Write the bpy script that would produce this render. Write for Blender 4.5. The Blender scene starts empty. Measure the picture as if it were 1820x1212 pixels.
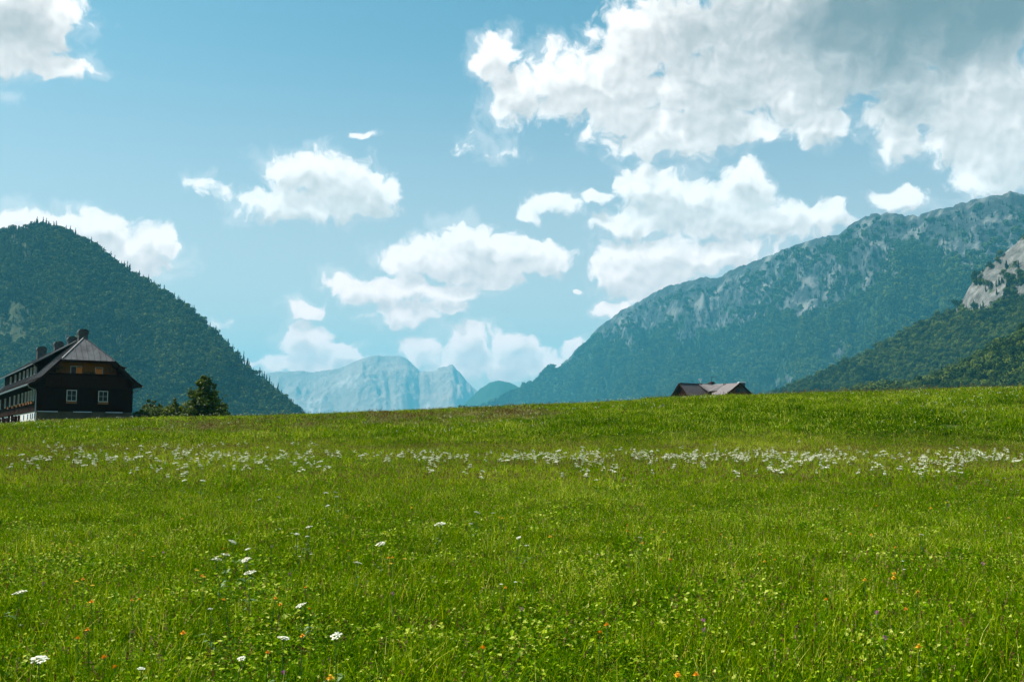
import bpy, bmesh, math, random
import numpy as np
from mathutils import Vector, Matrix

random.seed(7)
RNG = np.random.default_rng(11)
S = bpy.context.scene
COL = S.collection
PI = math.pi

# ------------------------------------------------------------------ camera
F = 1850.0                       # focal length in photo pixels (photo 1820 x 1212)
PITCH = math.atan(184.0 / F)     # eye level sits at row 790
EYE = 1.6
cam_d = bpy.data.cameras.new('camera')
cam = bpy.data.objects.new('camera', cam_d)
COL.objects.link(cam)
cam.location = (0, 0, EYE)
cam.rotation_euler = (PI / 2 + PITCH, 0, 0)
cam_d.sensor_fit = 'HORIZONTAL'
cam_d.sensor_width = 36.0
cam_d.lens = 36.0 * F / 1820.0
cam_d.clip_start = 0.1
cam_d.clip_end = 80000
S.camera = cam

cp, sp = math.cos(PITCH), math.sin(PITCH)


def raydir(px, py):
    u = (np.asarray(px, float) - 910) / F
    v = (606 - np.asarray(py, float)) / F
    return u, cp - sp * v, sp + cp * v


def P(px, py, d):
    x, y, z = raydir(px, py)
    t = d / y
    return np.stack([x * t, y * t, EYE + z * t], -1)


def project(x, y, z):
    z = z - EYE
    f = y * cp + z * sp
    f = np.where(f < 1e-3, 1e-3, f)
    return 910 + F * x / f, 606 - F * (-y * sp + z * cp) / f


# ------------------------------------------------------------------ exposure and sampling
S.view_settings.view_transform = 'Standard'
S.view_settings.look = 'None'
S.view_settings.gamma = 1.0
S.view_settings.exposure = 0.85
S.view_settings.use_curve_mapping = False
S.render.engine = 'CYCLES'
cy = S.cycles
cy.max_bounces = 5
cy.diffuse_bounces = 2
cy.glossy_bounces = 2
cy.transmission_bounces = 4
cy.transparent_max_bounces = 6
cy.volume_bounces = 0
cy.caustics_reflective = False
cy.caustics_refractive = False
cy.use_denoising = True
cy.use_adaptive_sampling = True
cy.adaptive_threshold = 0.02

# ------------------------------------------------------------------ sun
SUN_EL, SUN_AZ = math.radians(52), math.radians(-72)
sd = Vector((math.sin(SUN_AZ) * math.cos(SUN_EL), math.cos(SUN_AZ) * math.cos(SUN_EL), math.sin(SUN_EL)))
sun_d = bpy.data.lights.new('sun', 'SUN')
sun_d.energy = 5.0
sun_d.angle = math.radians(0.5)
sun_d.color = (1.0, 0.95, 0.86)
sun = bpy.data.objects.new('sun', sun_d)
COL.objects.link(sun)
sun.location = (0, 0, 60)
sun.rotation_euler = (-sd).to_track_quat('-Z', 'Y').to_euler()

# ------------------------------------------------------------------ node helpers


def nd(nt, typ, **kw):
    n = nt.nodes.new(typ)
    for k, v in kw.items():
        setattr(n, k, v)
    return n


def lk(nt, a, b):
    nt.links.new(a, b)


def setin(nt, sock, v):
    if isinstance(v, bpy.types.NodeSocket):
        nt.links.new(v, sock)
    elif v is not None:
        sock.default_value = v


def mth(nt, op, a, b=None, c=None, clamp=False):
    n = nd(nt, 'ShaderNodeMath', operation=op, use_clamp=clamp)
    for i, v in enumerate((a, b, c)):
        setin(nt, n.inputs[i], v)
    return n.outputs[0]


def vmt(nt, op, a, b=None, c=None):
    n = nd(nt, 'ShaderNodeVectorMath', operation=op)
    for i, v in enumerate((a, b, c)):
        setin(nt, n.inputs[i], v)
    return n.outputs[0]


def sstep(nt, x, lo, hi):
    n = nd(nt, 'ShaderNodeMapRange', interpolation_type='SMOOTHSTEP')
    setin(nt, n.inputs[0], x)
    n.inputs[1].default_value = lo
    n.inputs[2].default_value = hi
    return n.outputs[0]


def mixc(nt, f, a, b, bt='MIX'):
    n = nd(nt, 'ShaderNodeMix', data_type='RGBA', blend_type=bt)
    setin(nt, n.inputs[0], f)
    for s_, v in ((n.inputs[6], a), (n.inputs[7], b)):
        if isinstance(v, tuple) and len(v) == 3:
            v = (*v, 1)
        setin(nt, s_, v)
    return n.outputs[2]


def noise(nt, vec, scale, detail=3, rough=0.55, dist=0.0, dim='3D'):
    n = nd(nt, 'ShaderNodeTexNoise', noise_dimensions=dim)
    setin(nt, n.inputs['Vector'], vec)
    n.inputs['Scale'].default_value = scale
    n.inputs['Detail'].default_value = detail
    n.inputs['Roughness'].default_value = rough
    n.inputs['Distortion'].default_value = dist
    return n.outputs[0]


def ramp(nt, x, stops, interp='LINEAR'):
    n = nd(nt, 'ShaderNodeValToRGB')
    n.color_ramp.interpolation = interp
    el = n.color_ramp.elements
    while len(el) < len(stops):
        el.new(0.5)
    for e, (p, c) in zip(el, stops):
        e.position = p
        e.color = (*c, 1)
    setin(nt, n.inputs[0], x)
    return n.outputs[0]


# ------------------------------------------------------------------ sky with cumulus clouds
W = bpy.data.worlds.new('World')
S.world = W
W.use_nodes = True
wt = W.node_tree
wt.nodes.clear()
W.cycles.sampling_method = 'MANUAL'
W.cycles.sample_map_resolution = 256

# cumulus lobes: where each heap of cloud stands in the sky (photo bearings) and its half width / half height
LOBES = [
    (40, 10, 92, 62), (20, 75, 85, 48), (88, 112, 62, 24), (-40, 60, 80, 80), (70, 50, 55, 45),
    (40, 398, 42, 30), (120, 405, 55, 32), (185, 412, 50, 34), (268, 428, 36, 34), (225, 450, 75, 45), (300, 440, 20, 12),
    (545, 315, 66, 46), (598, 325, 70, 50), (655, 338, 56, 40), (692, 342, 36, 20), (478, 357, 50, 22), (545, 370, 110, 28), (620, 364, 85, 28),
    (880, 105, 42, 40), (925, 170, 55, 55), (1000, 150, 85, 68), (1100, 175, 110, 80), (1130, 85, 85, 78), (1200, 55, 110, 70),
    (1250, 165, 140, 90), (1180, 240, 105, 48), (1340, 110, 130, 95), (1420, 170, 90, 40), (1280, 232, 100, 32), (1450, 225, 56, 30),
    (1480, 120, 130, 70), (1700, 50, 260, 85), (1450, 20, 260, 75),
    (1625, 185, 85, 66), (1705, 200, 95, 76), (1785, 235, 90, 80), (1795, 305, 72, 40), (1605, 245, 45, 36), (1750, 150, 150, 66),
    (1150, 335, 70, 42), (1200, 355, 105, 48), (1322, 328, 48, 38), (1290, 382, 130, 48), (1400, 390, 88, 36), (1472, 378, 38, 32), (1108, 395, 64, 26),
    (1180, 462, 120, 48), (1125, 485, 86, 42), (1285, 452, 88, 34), (1150, 520, 70, 26),
    (990, 362, 48, 26), (950, 385, 32, 16), (1052, 350, 38, 20), (1605, 358, 55, 24), (1090, 550, 34, 14),
    (830, 442, 76, 46), (765, 460, 85, 36), (905, 458, 85, 42), (972, 463, 48, 34), (850, 475, 140, 26),
    (645, 514, 66, 28), (722, 508, 56, 26), (795, 520, 60, 24), (720, 558, 62, 28), (800, 548, 42, 18), (890, 497, 60, 15),
    (535, 553, 38, 20), (1015, 519, 13, 7), 
    (540, 608, 46, 34), (605, 625, 44, 20), (560, 645, 105, 24), (490, 648, 50, 22), (742, 622, 32, 26), (828, 608, 52, 34), (905, 612, 44, 34),
    (872, 642, 110, 34), (955, 642, 68, 26), (1015, 618, 22, 16), (640, 652, 30, 16),
]
# thin scraps of cloud, never dense
SCRAPS = [(350, 322, 46, 26), (400, 343, 62, 20), (885, 266, 95, 26), (842, 252, 45, 28), (650, 237, 34, 9), (395, 575, 34, 20)]


def dir_uv(px, py):
    x, y, z = raydir(px, py)
    return math.atan2(x, y), math.atan2(z, math.hypot(x, y))


def make_field():
    g = bpy.data.node_groups.new('cloud_shape', 'ShaderNodeTree')
    g.interface.new_socket('uv', in_out='INPUT', socket_type='NodeSocketVector')
    g.interface.new_socket('shape', in_out='OUTPUT', socket_type='NodeSocketFloat')
    gi = nd(g, 'NodeGroupInput')
    go = nd(g, 'NodeGroupOutput')
    sep = nd(g, 'ShaderNodeSeparateXYZ')
    lk(g, gi.outputs[0], sep.inputs[0])
    ca = nd(g, 'ShaderNodeCombineXYZ')
    ce = nd(g, 'ShaderNodeCombineXYZ')
    for i in range(3):
        lk(g, sep.outputs[0], ca.inputs[i])
        lk(g, sep.outputs[1], ce.inputs[i])
    L = list(LOBES)
    while len(L) % 3:
        L.append(L[-1])
    L += SCRAPS
    best = None
    for k in range(0, len(L), 3):
        A, B, C, D = [], [], [], []
        for (px, py, rx, ry) in L[k:k + 3]:
            a, e = dir_uv(px, py)
            ia, ie = F / (rx * 1.07), F / (ry * 1.05)
            A.append(ia); B.append(-a * ia); C.append(ie); D.append(-e * ie)
        qa = vmt(g, 'MULTIPLY_ADD', ca.outputs[0], tuple(A), tuple(B))
        qe = vmt(g, 'MULTIPLY_ADD', ce.outputs[0], tuple(C), tuple(D))
        qa2 = vmt(g, 'MULTIPLY', qa, qa)
        q = vmt(g, 'MULTIPLY_ADD', qe, qe, qa2)
        if k >= len(L) - len(SCRAPS):
            q = vmt(g, 'ADD', q, (0.8, 0.8, 0.8))
        best = q if best is None else vmt(g, 'MINIMUM', best, q)
    s3 = nd(g, 'ShaderNodeSeparateXYZ')
    lk(g, best, s3.inputs[0])
    m = mth(g, 'SMOOTH_MIN', s3.outputs[0], s3.outputs[1], 0.3)
    m = mth(g, 'SMOOTH_MIN', m, s3.outputs[2], 0.3)
    m = mth(g, 'MAXIMUM', m, 0.0)
    m = mth(g, 'SQRT', m)
    m = mth(g, 'MINIMUM', m, 3.0)
    lk(g, mth(g, 'SUBTRACT', 1.0, m), go.inputs[0])
    return g


FIELD = make_field()
tc = nd(wt, 'ShaderNodeTexCoord')
sx = nd(wt, 'ShaderNodeSeparateXYZ')
lk(wt, tc.outputs['Generated'], sx.inputs[0])
az = mth(wt, 'ARCTAN2', sx.outputs[0], sx.outputs[1])
el = mth(wt, 'ARCSINE', sx.outputs[2])
cuv = nd(wt, 'ShaderNodeCombineXYZ')
lk(wt, az, cuv.inputs[0])
lk(wt, el, cuv.inputs[1])
uv = cuv.outputs[0]
# domain warp makes lobes ragged
wn = nd(wt, 'ShaderNodeTexNoise', noise_dimensions='2D')
lk(wt, uv, wn.inputs['Vector'])
wn.inputs['Scale'].default_value = 26
wn.inputs['Detail'].default_value = 2.5
wn.inputs['Roughness'].default_value = 0.55
warp = vmt(wt, 'SUBTRACT', wn.outputs['Color'], (0.5, 0.5, 0.5))
warp = vmt(wt, 'MULTIPLY', warp, (0.034, 0.026, 0.0))
uvw = vmt(wt, 'ADD', uv, warp)


def field(vec):
    n = nd(wt, 'ShaderNodeGroup')
    n.node_tree = FIELD
    lk(wt, vec, n.inputs[0])
    return n.outputs[0]


def billow(vec, scale, det):
    n = nd(wt, 'ShaderNodeTexVoronoi', voronoi_dimensions='2D', feature='SMOOTH_F1')
    lk(wt, vec, n.inputs['Vector'])
    n.inputs['Scale'].default_value = scale
    n.inputs['Detail'].default_value = det
    n.inputs['Roughness'].default_value = 0.55
    n.inputs['Smoothness'].default_value = 0.35
    return n.outputs['Distance']


def cloud_density(vec, fine=True):
    f = field(vec)
    b = billow(vec, 42, 3.0 if fine else 1.0)
    d = mth(wt, 'MULTIPLY_ADD', b, -0.42, f)
    if fine:
        n2 = noise(wt, vec, 60, 7, 0.58, dim='2D')
        d = mth(wt, 'MULTIPLY_ADD', n2, 0.66, d)
        n3 = noise(wt, vec, 11, 3, 0.5, dim='2D')
        d = mth(wt, 'MULTIPLY_ADD', n3, 0.55, d)
        d = mth(wt, 'SUBTRACT', d, 0.22)
    else:
        n2 = noise(wt, vec, 60, 2, 0.5, dim='2D')
        d = mth(wt, 'MULTIPLY_ADD', n2, 0.5, d)
        d = mth(wt, 'ADD', d, 0.06)
    return d


den = cloud_density(uvw, True)
body = sstep(wt, den, -0.06, 0.34)
vn = noise(wt, uvw, 16, 6, 0.62, dim='2D')
veil = mth(wt, 'MULTIPLY', sstep(wt, mth(wt, 'MULTIPLY_ADD', vn, 2.2, den), 0.8, 1.5), 0.26)
alpha = mth(wt, 'MAXIMUM', body, veil)
up = vmt(wt, 'ADD', uvw, (-0.006, 0.0165, 0.0))
den_up = cloud_density(up, False)
thick = sstep(wt, den_up, 0.05, 0.72)
# small-scale light on the heads of the heaps
up2 = vmt(wt, 'ADD', uvw, (-0.003, 0.006, 0.0))
uvs = vmt(wt, 'MULTIPLY_ADD', warp, (0.3, 0.3, 0.0), uv)
uvs2 = vmt(wt, 'ADD', uvs, (-0.003, 0.006, 0.0))
rb = mth(wt, 'SUBTRACT', billow(uvs2, 34, 2.0), billow(uvs, 34, 2.0))
nA = noise(wt, uvs, 55, 5, 0.55, dim='2D')
nB = noise(wt, uvs2, 55, 5, 0.55, dim='2D')
relief = mth(wt, 'MULTIPLY_ADD', rb, 0.42, mth(wt, 'MULTIPLY', mth(wt, 'SUBTRACT', nA, nB), 0.42))
shade = mth(wt, 'SUBTRACT', mth(wt, 'MULTIPLY', thick, 0.74), relief, clamp=True)  # cloud self-shading put into the colour, greyer where more cloud lies sunward
# the heavy rain cloud overhead on the right
a0, e0 = dir_uv(1640, 20)
hv = vmt(wt, 'MULTIPLY_ADD', uvw, (F / 430, F / 150, 0), (-a0 * F / 430, -e0 * F / 150, 0))
hl = nd(wt, 'ShaderNodeVectorMath', operation='LENGTH')
lk(wt, hv, hl.inputs[0])
hn1 = noise(wt, uvw, 9, 5, 0.6, dim='2D')
heavy = sstep(wt, mth(wt, 'ADD', hl.outputs['Value'], mth(wt, 'MULTIPLY', mth(wt, 'SUBTRACT', hn1, 0.5), 1.5)), 1.35, 0.1)
a0, e0 = dir_uv(20, 45)
hv = vmt(wt, 'MULTIPLY_ADD', uvw, (F / 110, F / 40, 0), (-a0 * F / 110, -e0 * F / 40, 0))
hl = nd(wt, 'ShaderNodeVectorMath', operation='LENGTH')
lk(wt, hv, hl.inputs[0])
heavy2 = mth(wt, 'MULTIPLY', sstep(wt, hl.outputs['Value'], 1.2, 0.3), 0.4)
heavy = mth(wt, 'MAXIMUM', heavy, heavy2)

sky = nd(wt, 'ShaderNodeTexSky', sky_type='NISHITA')
sky.sun_disc = False
sky.sun_elevation = SUN_EL
sky.sun_rotation = SUN_AZ % (2 * PI)
sky.altitude = 700
sky.air_density = 1.0
sky.dust_density = 2.2
sky.ozone_density = 1.0
SKY_TINT = (1.02, 1.49, 1.33)
skyc = mixc(wt, 1.0, sky.outputs[0], SKY_TINT, 'MULTIPLY')
skyc = mixc(wt, mth(wt, 'MULTIPLY', sstep(wt, el, 0.42, 0.0), 0.62), skyc, (13.2, 9.3, 8.2))
CL_HI = (15.0, 13.8, 13.2)
CL_LO = (8.2, 7.6, 7.4)
CL_DK = (2.3, 2.75, 2.95)
cl = mixc(wt, shade, CL_HI, CL_LO)
low = nd(wt, 'ShaderNodeMapRange')
lk(wt, el, low.inputs[0])
low.inputs[1].default_value = 0.04
low.inputs[2].default_value = 0.22
low.inputs[3].default_value = 1.0
low.inputs[4].default_value = 0.0
lowc = mixc(wt, low.outputs[0], (1.0, 1.0, 1.0), (1.75, 1.22, 1.10))
cl = vmt(wt, 'MULTIPLY', cl, lowc)
cl = mixc(wt, heavy, cl, CL_DK)
dome = mixc(wt, alpha, skyc, cl)
bg = nd(wt, 'ShaderNodeBackground')
lk(wt, dome, bg.inputs[0])
bg.inputs[1].default_value = 0.0545
wo = nd(wt, 'ShaderNodeOutputWorld')
lk(wt, bg.outputs[0], wo.inputs[0])

# ------------------------------------------------------------------ numpy noise


def _hash(ix, iy, seed):
    h = (ix.astype(np.int64) * 374761393 + iy.astype(np.int64) * 668265263 + seed * 2147483647) & 0xFFFFFFFF
    h = ((h ^ (h >> 13)) * 1274126177) & 0xFFFFFFFF
    h = (h ^ (h >> 16)) & 0xFFFF
    return h / 65535.0


def vnoise(x, y, seed=0):
    x = np.asarray(x, float); y = np.asarray(y, float)
    ix, iy = np.floor(x), np.floor(y)
    fx, fy = x - ix, y - iy
    fx = fx * fx * (3 - 2 * fx); fy = fy * fy * (3 - 2 * fy)
    a = _hash(ix, iy, seed); b = _hash(ix + 1, iy, seed)
    c = _hash(ix, iy + 1, seed); d = _hash(ix + 1, iy + 1, seed)
    return (a * (1 - fx) + b * fx) * (1 - fy) + (c * (1 - fx) + d * fx) * fy


def fbm(x, y, o=4, seed=0, g=0.5):
    s, a, n = 0, 1.0, 0
    for k in range(o):
        s = s + a * vnoise(x * 2 ** k + 17.3 * k, y * 2 ** k - 9.1 * k, seed + k)
        n += a
        a *= g
    return s / n


def ridged(x, y, o=4, seed=0, g=0.5):
    s, a, n = 0, 1.0, 0
    for k in range(o):
        s = s + a * (1 - abs(2 * vnoise(x * 2 ** k + 7.7 * k, y * 2 ** k + 3.1 * k, seed + k) - 1))
        n += a
        a *= g
    return s / n


# ------------------------------------------------------------------ object helpers


def tag(o, label=None, cat=None, group=None, kind=None):
    if label: o['label'] = label
    if cat: o['category'] = cat
    if group: o['group'] = group
    if kind: o['kind'] = kind
    return o


def empty(name, loc=(0, 0, 0), rz=0.0):
    o = bpy.data.objects.new(name, None)
    o.empty_display_size = 0.2
    o.location = loc
    o.rotation_euler = (0, 0, rz)
    COL.objects.link(o)
    return o


def link_mesh(name, verts, faces, mats, parent=None, midx=None, smooth=False, link=True):
    me = bpy.data.meshes.new(name)
    me.from_pydata([tuple(v) for v in verts], [], [tuple(f) for f in faces])
    for m in (mats if isinstance(mats, (list, tuple)) else [mats]):
        me.materials.append(m)
    if midx is not None:
        me.polygons.foreach_set('material_index', np.asarray(midx, np.int32))
    if smooth:
        me.polygons.foreach_set('use_smooth', np.ones(len(faces), bool))
    me.update()
    o = bpy.data.objects.new(name, me)
    if link:
        COL.objects.link(o)
    if parent:
        o.parent = parent
    return o


class MB:
    """collects shapes for ONE mesh object"""

    def __init__(self):
        self.v, self.f, self.m = [], [], []

    def add(self, vs, fs, mi=0):
        k = len(self.v)
        self.v += [tuple(map(float, p)) for p in vs]
        self.f += [tuple(i + k for i in f) for f in fs]
        self.m += [mi] * len(fs)
        return self

    def box(self, lo, hi, mi=0):
        (a, b, c), (d, e, f) = lo, hi
        vs = [(a, b, c), (d, b, c), (d, e, c), (a, e, c), (a, b, f), (d, b, f), (d, e, f), (a, e, f)]
        return self.add(vs, [(0, 3, 2, 1), (4, 5, 6, 7), (0, 1, 5, 4), (1, 2, 6, 5), (2, 3, 7, 6), (3, 0, 4, 7)], mi)

    def beam(self, p, q, w, h, mi=0):
        p, q = Vector(p), Vector(q)
        d = (q - p).normalized()
        s = d.cross(Vector((0, 0, 1)))
        if s.length < 1e-4: s = Vector((1, 0, 0))
        s.normalize()
        u = s.cross(d)
        vs = []
        for c in (p, q):
            for (i, j) in ((-1, -1), (1, -1), (1, 1), (-1, 1)):
                vs.append(c + s * (i * w / 2) + u * (j * h / 2))
        return self.add(vs, [(0, 1, 2, 3), (7, 6, 5, 4), (0, 4, 5, 1), (1, 5, 6, 2), (2, 6, 7, 3), (3, 7, 4, 0)], mi)

    def tube(self, pts, rad, n=6, mi=0, cap=True):
        rings = []
        pts = [Vector(p) for p in pts]
        rad = rad if isinstance(rad, (list, tuple)) else [rad] * len(pts)
        vs = []
        for i, p in enumerate(pts):
            d = (pts[min(i + 1, len(pts) - 1)] - pts[max(i - 1, 0)]).normalized()
            s = d.cross(Vector((0.13, 0.31, 0.94)))
            if s.length < 1e-3: s = d.cross(Vector((1, 0, 0)))
            s.normalize()
            u = s.cross(d)
            for k in range(n):
                a = 2 * PI * k / n
                vs.append(p + (s * math.cos(a) + u * math.sin(a)) * rad[i])
        fs = []
        for i in range(len(pts) - 1):
            for k in range(n):
                fs.append((i * n + k, i * n + (k + 1) % n, (i + 1) * n + (k + 1) % n, (i + 1) * n + k))
        if cap:
            fs.append(tuple(range(n - 1, -1, -1)))
            fs.append(tuple(range((len(pts) - 1) * n, len(pts) * n)))
        return self.add(vs, fs, mi)

    def slab(self, poly, off, mi=0):
        """a polygon (3-D) given thickness by the vector off"""
        n = len(poly)
        off = Vector(off)
        vs = [Vector(p) for p in poly] + [Vector(p) + off for p in poly]
        fs = [tuple(range(n)), tuple(range(2 * n - 1, n - 1, -1))]
        fs += [(i, n + i, n + (i + 1) % n, (i + 1) % n) for i in range(n)]
        return self.add(vs, fs, mi)

    def build(self, name, mats, parent=None, smooth=False, recalc=True):
        o = link_mesh(name, self.v, self.f, mats, parent, self.m, smooth)
        if recalc:
            bm = bmesh.new()
            bm.from_mesh(o.data)
            bmesh.ops.recalc_face_normals(bm, faces=bm.faces)
            bm.to_mesh(o.data)
            bm.free()
        return o


def mat(name, base=(0.5, 0.5, 0.5), rough=0.7, spec=0.3, metal=0.0):
    m = bpy.data.materials.new(name)
    m.use_nodes = True
    nt = m.node_tree
    b = nt.nodes['Principled BSDF']
    b.inputs['Base Color'].default_value = (*base, 1)
    b.inputs['Roughness'].default_value = rough
    b.inputs['Specular IOR Level'].default_value = spec
    b.inputs['Metallic'].default_value = metal
    return m, nt, b


def varied(name, c0, c1, scale, rough=0.7, spec=0.3, metal=0.0, stretch=(1, 1, 1), bump=0.0, detail=4, lo=0.3, hi=0.7):
    m, nt, b = mat(name, c0, rough, spec, metal)
    t = nd(nt, 'ShaderNodeTexCoord')
    v = vmt(nt, 'MULTIPLY', t.outputs['Object'], stretch)
    n = noise(nt, v, scale, detail, 0.6)
    lk(nt, ramp(nt, n, [(lo, c0), (hi, c1)]), b.inputs['Base Color'])
    if bump:
        bp = nd(nt, 'ShaderNodeBump')
        bp.inputs['Strength'].default_value = bump
        bp.inputs['Distance'].default_value = 0.05
        lk(nt, n, bp.inputs['Height'])
        lk(nt, bp.outputs[0], b.inputs['Normal'])
    return m


def foliage(name, stops, transl=0.35, rough=0.5, spec=0.25, attr='tone', patch=None, inst=0.35, patch_scale=0.12):
    """leaf material: tone per leaf (attribute) and per plant, broad patches over the ground"""
    m, nt, b = mat(name, stops[0][1], rough, spec)
    at = nd(nt, 'ShaderNodeAttribute', attribute_name=attr)
    oi = nd(nt, 'ShaderNodeObjectInfo')
    x = mth(nt, 'MULTIPLY_ADD', mth(nt, 'SUBTRACT', oi.outputs['Random'], 0.5), inst, at.outputs['Fac'])
    if patch:
        ge = nd(nt, 'ShaderNodeNewGeometry')
        pv = vmt(nt, 'MULTIPLY', ge.outputs['Position'], (1, 0.55, 0))
        pn = noise(nt, pv, patch_scale, 4, 0.6)
        x = mth(nt, 'MULTIPLY_ADD', mth(nt, 'SUBTRACT', pn, 0.5), patch, x)
    c = ramp(nt, x, stops)
    lk(nt, c, b.inputs['Base Color'])
    if transl > 0:
        tr = nd(nt, 'ShaderNodeBsdfTranslucent')
        tcol = mixc(nt, 1.0, c, (1.25, 1.15, 0.55), 'MULTIPLY')
        lk(nt, tcol, tr.inputs[0])
        mx = nd(nt, 'ShaderNodeMixShader')
        mx.inputs[0].default_value = transl
        lk(nt, b.outputs[0], mx.inputs[1])
        lk(nt, tr.outputs[0], mx.inputs[2])
        lk(nt, mx.outputs[0], nt.nodes['Material Output'].inputs[0])
    return m


# ------------------------------------------------------------------ geometry-node scatter (stuff only)


def scatter_group(collection):
    g = bpy.data.node_groups.new('scatter', 'GeometryNodeTree')
    g.interface.new_socket('Geometry', in_out='INPUT', socket_type='NodeSocketGeometry')
    g.interface.new_socket('Geometry', in_out='OUTPUT', socket_type='NodeSocketGeometry')
    gi = nd(g, 'NodeGroupInput')
    go = nd(g, 'NodeGroupOutput')
    ci = nd(g, 'GeometryNodeCollectionInfo')
    ci.inputs['Collection'].default_value = collection
    ci.inputs['Separate Children'].default_value = True
    ci.inputs['Reset Children'].default_value = True
    ip = nd(g, 'GeometryNodeInstanceOnPoints')
    ip.inputs['Pick Instance'].default_value = True

    def at(nm, typ):
        a = nd(g, 'GeometryNodeInputNamedAttribute', data_type=typ)
        a.inputs['Name'].default_value = nm
        return a.outputs['Attribute']
    lk(g, gi.outputs[0], ip.inputs['Points'])
    lk(g, ci.outputs[0], ip.inputs['Instance'])
    lk(g, at('idx', 'INT'), ip.inputs['Instance Index'])
    lk(g, at('rot', 'FLOAT_VECTOR'), ip.inputs['Rotation'])
    lk(g, at('scl', 'FLOAT_VECTOR'), ip.inputs['Scale'])
    lk(g, ip.outputs[0], go.inputs[0])
    return g


def scatter(name, pts, idx, rot, scl, protos):
    """protos: unlinked objects; one stuff object of many instances"""
    c = bpy.data.collections.new(name + '_kinds')
    for i, p in enumerate(protos):
        c.objects.link(p)
    me = bpy.data.meshes.new(name)
    n = len(pts)
    me.vertices.add(n)
    me.vertices.foreach_set('co', np.asarray(pts, np.float32).ravel())
    a = me.attributes.new('idx', 'INT', 'POINT'); a.data.foreach_set('value', np.asarray(idx, np.int32))
    a = me.attributes.new('rot', 'FLOAT_VECTOR', 'POINT'); a.data.foreach_set('vector', np.asarray(rot, np.float32).ravel())
    a = me.attributes.new('scl', 'FLOAT_VECTOR', 'POINT'); a.data.foreach_set('vector', np.asarray(scl, np.float32).ravel())
    me.update()
    o = bpy.data.objects.new(name, me)
    COL.objects.link(o)
    md = o.modifiers.new('scatter', 'NODES')
    md.node_group = scatter_group(c)
    o['kind'] = 'stuff'
    return o


def tone_attr(o, vals):
    a = o.data.attributes.new('tone', 'FLOAT', 'POINT')
    a.data.foreach_set('value', np.asarray(vals, np.float32))


# ------------------------------------------------------------------ the ground
SKY_PX = [-700, -300, 0, 60, 240, 400, 550, 700, 900, 1100, 1200, 1400, 1600, 1820, 2200, 2600]
SKY_PY = [768, 758, 750, 744, 740, 737, 733, 727, 718, 708.5, 704.5, 699, 694, 687, 678, 670]
_q = P(np.array(SKY_PX), np.array(SKY_PY), 1.0)
SK_A, SK_E = _q[:, 0], _q[:, 2] - EYE
YC = 92.0
PR_Y = [-50, 0, 5, 7, 10, 14, 20, 26, 32, 40, 47]
PR_Z = [-1.65, -1.63, -1.61, -1.60, -1.54, -1.43, -1.24, -1.04, -0.86, -0.60, -0.38]


def G(x, y):
    x = np.asarray(x, float); y = np.asarray(y, float)
    a = np.clip(x / np.maximum(y, 30.0), -0.95, 0.95)
    zc = np.interp(a, SK_A, SK_E) * YC - 0.40
    yf = 47 + 3.0 * (fbm(x / 18, 0 * x + 3.3, 2, 5) - 0.5)
    t = np.clip((y - yf) / (YC - yf), 0, 1)
    near = np.interp(np.minimum(y, yf), PR_Y, PR_Z)
    z = near + (zc - near) * (1 - (1 - t) ** 1.55) * (t > 0)
    z = z + 0.25 * (fbm(x / 9, y / 7, 3, 21) - 0.5) * np.clip((y - 6) / 10, 0, 1)
    z = z + 0.10 * (fbm(x / 2.2, y / 2.2, 2, 31) - 0.5)
    far = np.clip((y - 260) / 500, 0, 1)
    z = z * (1 - far) + (-9.0) * far
    return z + EYE


def pick_ground(px, py, h=0.0):
    """ground point whose stalk of height h ends on the ray through the photo point"""
    dx, dy, dz = raydir(px, py)
    d = np.arange(4.0, 100.0, 0.05)
    t = d / dy
    zz = EYE + dz * t
    gz = G(dx * t, d) + h
    k = np.argmax(zz <= gz) if np.any(zz <= gz) else -1
    return float(dx * t[k]), float(d[k]), float(gz[k] - h)


def build_ground(m):
    ang = np.concatenate([np.linspace(-120, -34, 24)[:-1], np.linspace(-34, 34, 200), np.linspace(34, 120, 24)[1:]])
    ang = np.radians(ang)
    r = np.concatenate([np.linspace(0.6, 60, 190), np.linspace(60, 130, 120)[1:], np.geomspace(130, 15000, 40)[1:]])
    A, R = np.meshgrid(ang, r)
    X, Y = R * np.sin(A), R * np.cos(A)
    Z = G(X, Y)
    n, k = A.shape
    V = np.stack([X, Y, Z], -1).reshape(-1, 3)
    I = np.arange(n * k).reshape(n, k)
    Q = np.stack([I[:-1, :-1], I[:-1, 1:], I[1:, 1:], I[1:, :-1]], -1).reshape(-1, 4)
    o = link_mesh('ground', V, Q, m, smooth=True)
    return tag(o, 'green meadow ground rising to a grassy bank', 'meadow', kind='structure')


def ground_mat():
    m, nt, b = mat('meadow_soil', (0.05, 0.08, 0.01), 0.9, 0.1)
    ge = nd(nt, 'ShaderNodeNewGeometry')
    n1 = noise(nt, ge.outputs['Position'], 3.0, 5, 0.65)
    n2 = noise(nt, ge.outputs['Position'], 0.15, 4, 0.6)
    c = ramp(nt, n1, [(0.3, (0.02, 0.035, 0.006)), (0.55, (0.055, 0.085, 0.008)), (0.75, (0.10, 0.12, 0.015))])
    c = mixc(nt, mth(nt, 'MULTIPLY', n2, 0.5), c, (0.07, 0.10, 0.008))
    lk(nt, c, b.inputs['Base Color'])
    return m


build_ground(ground_mat())

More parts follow.
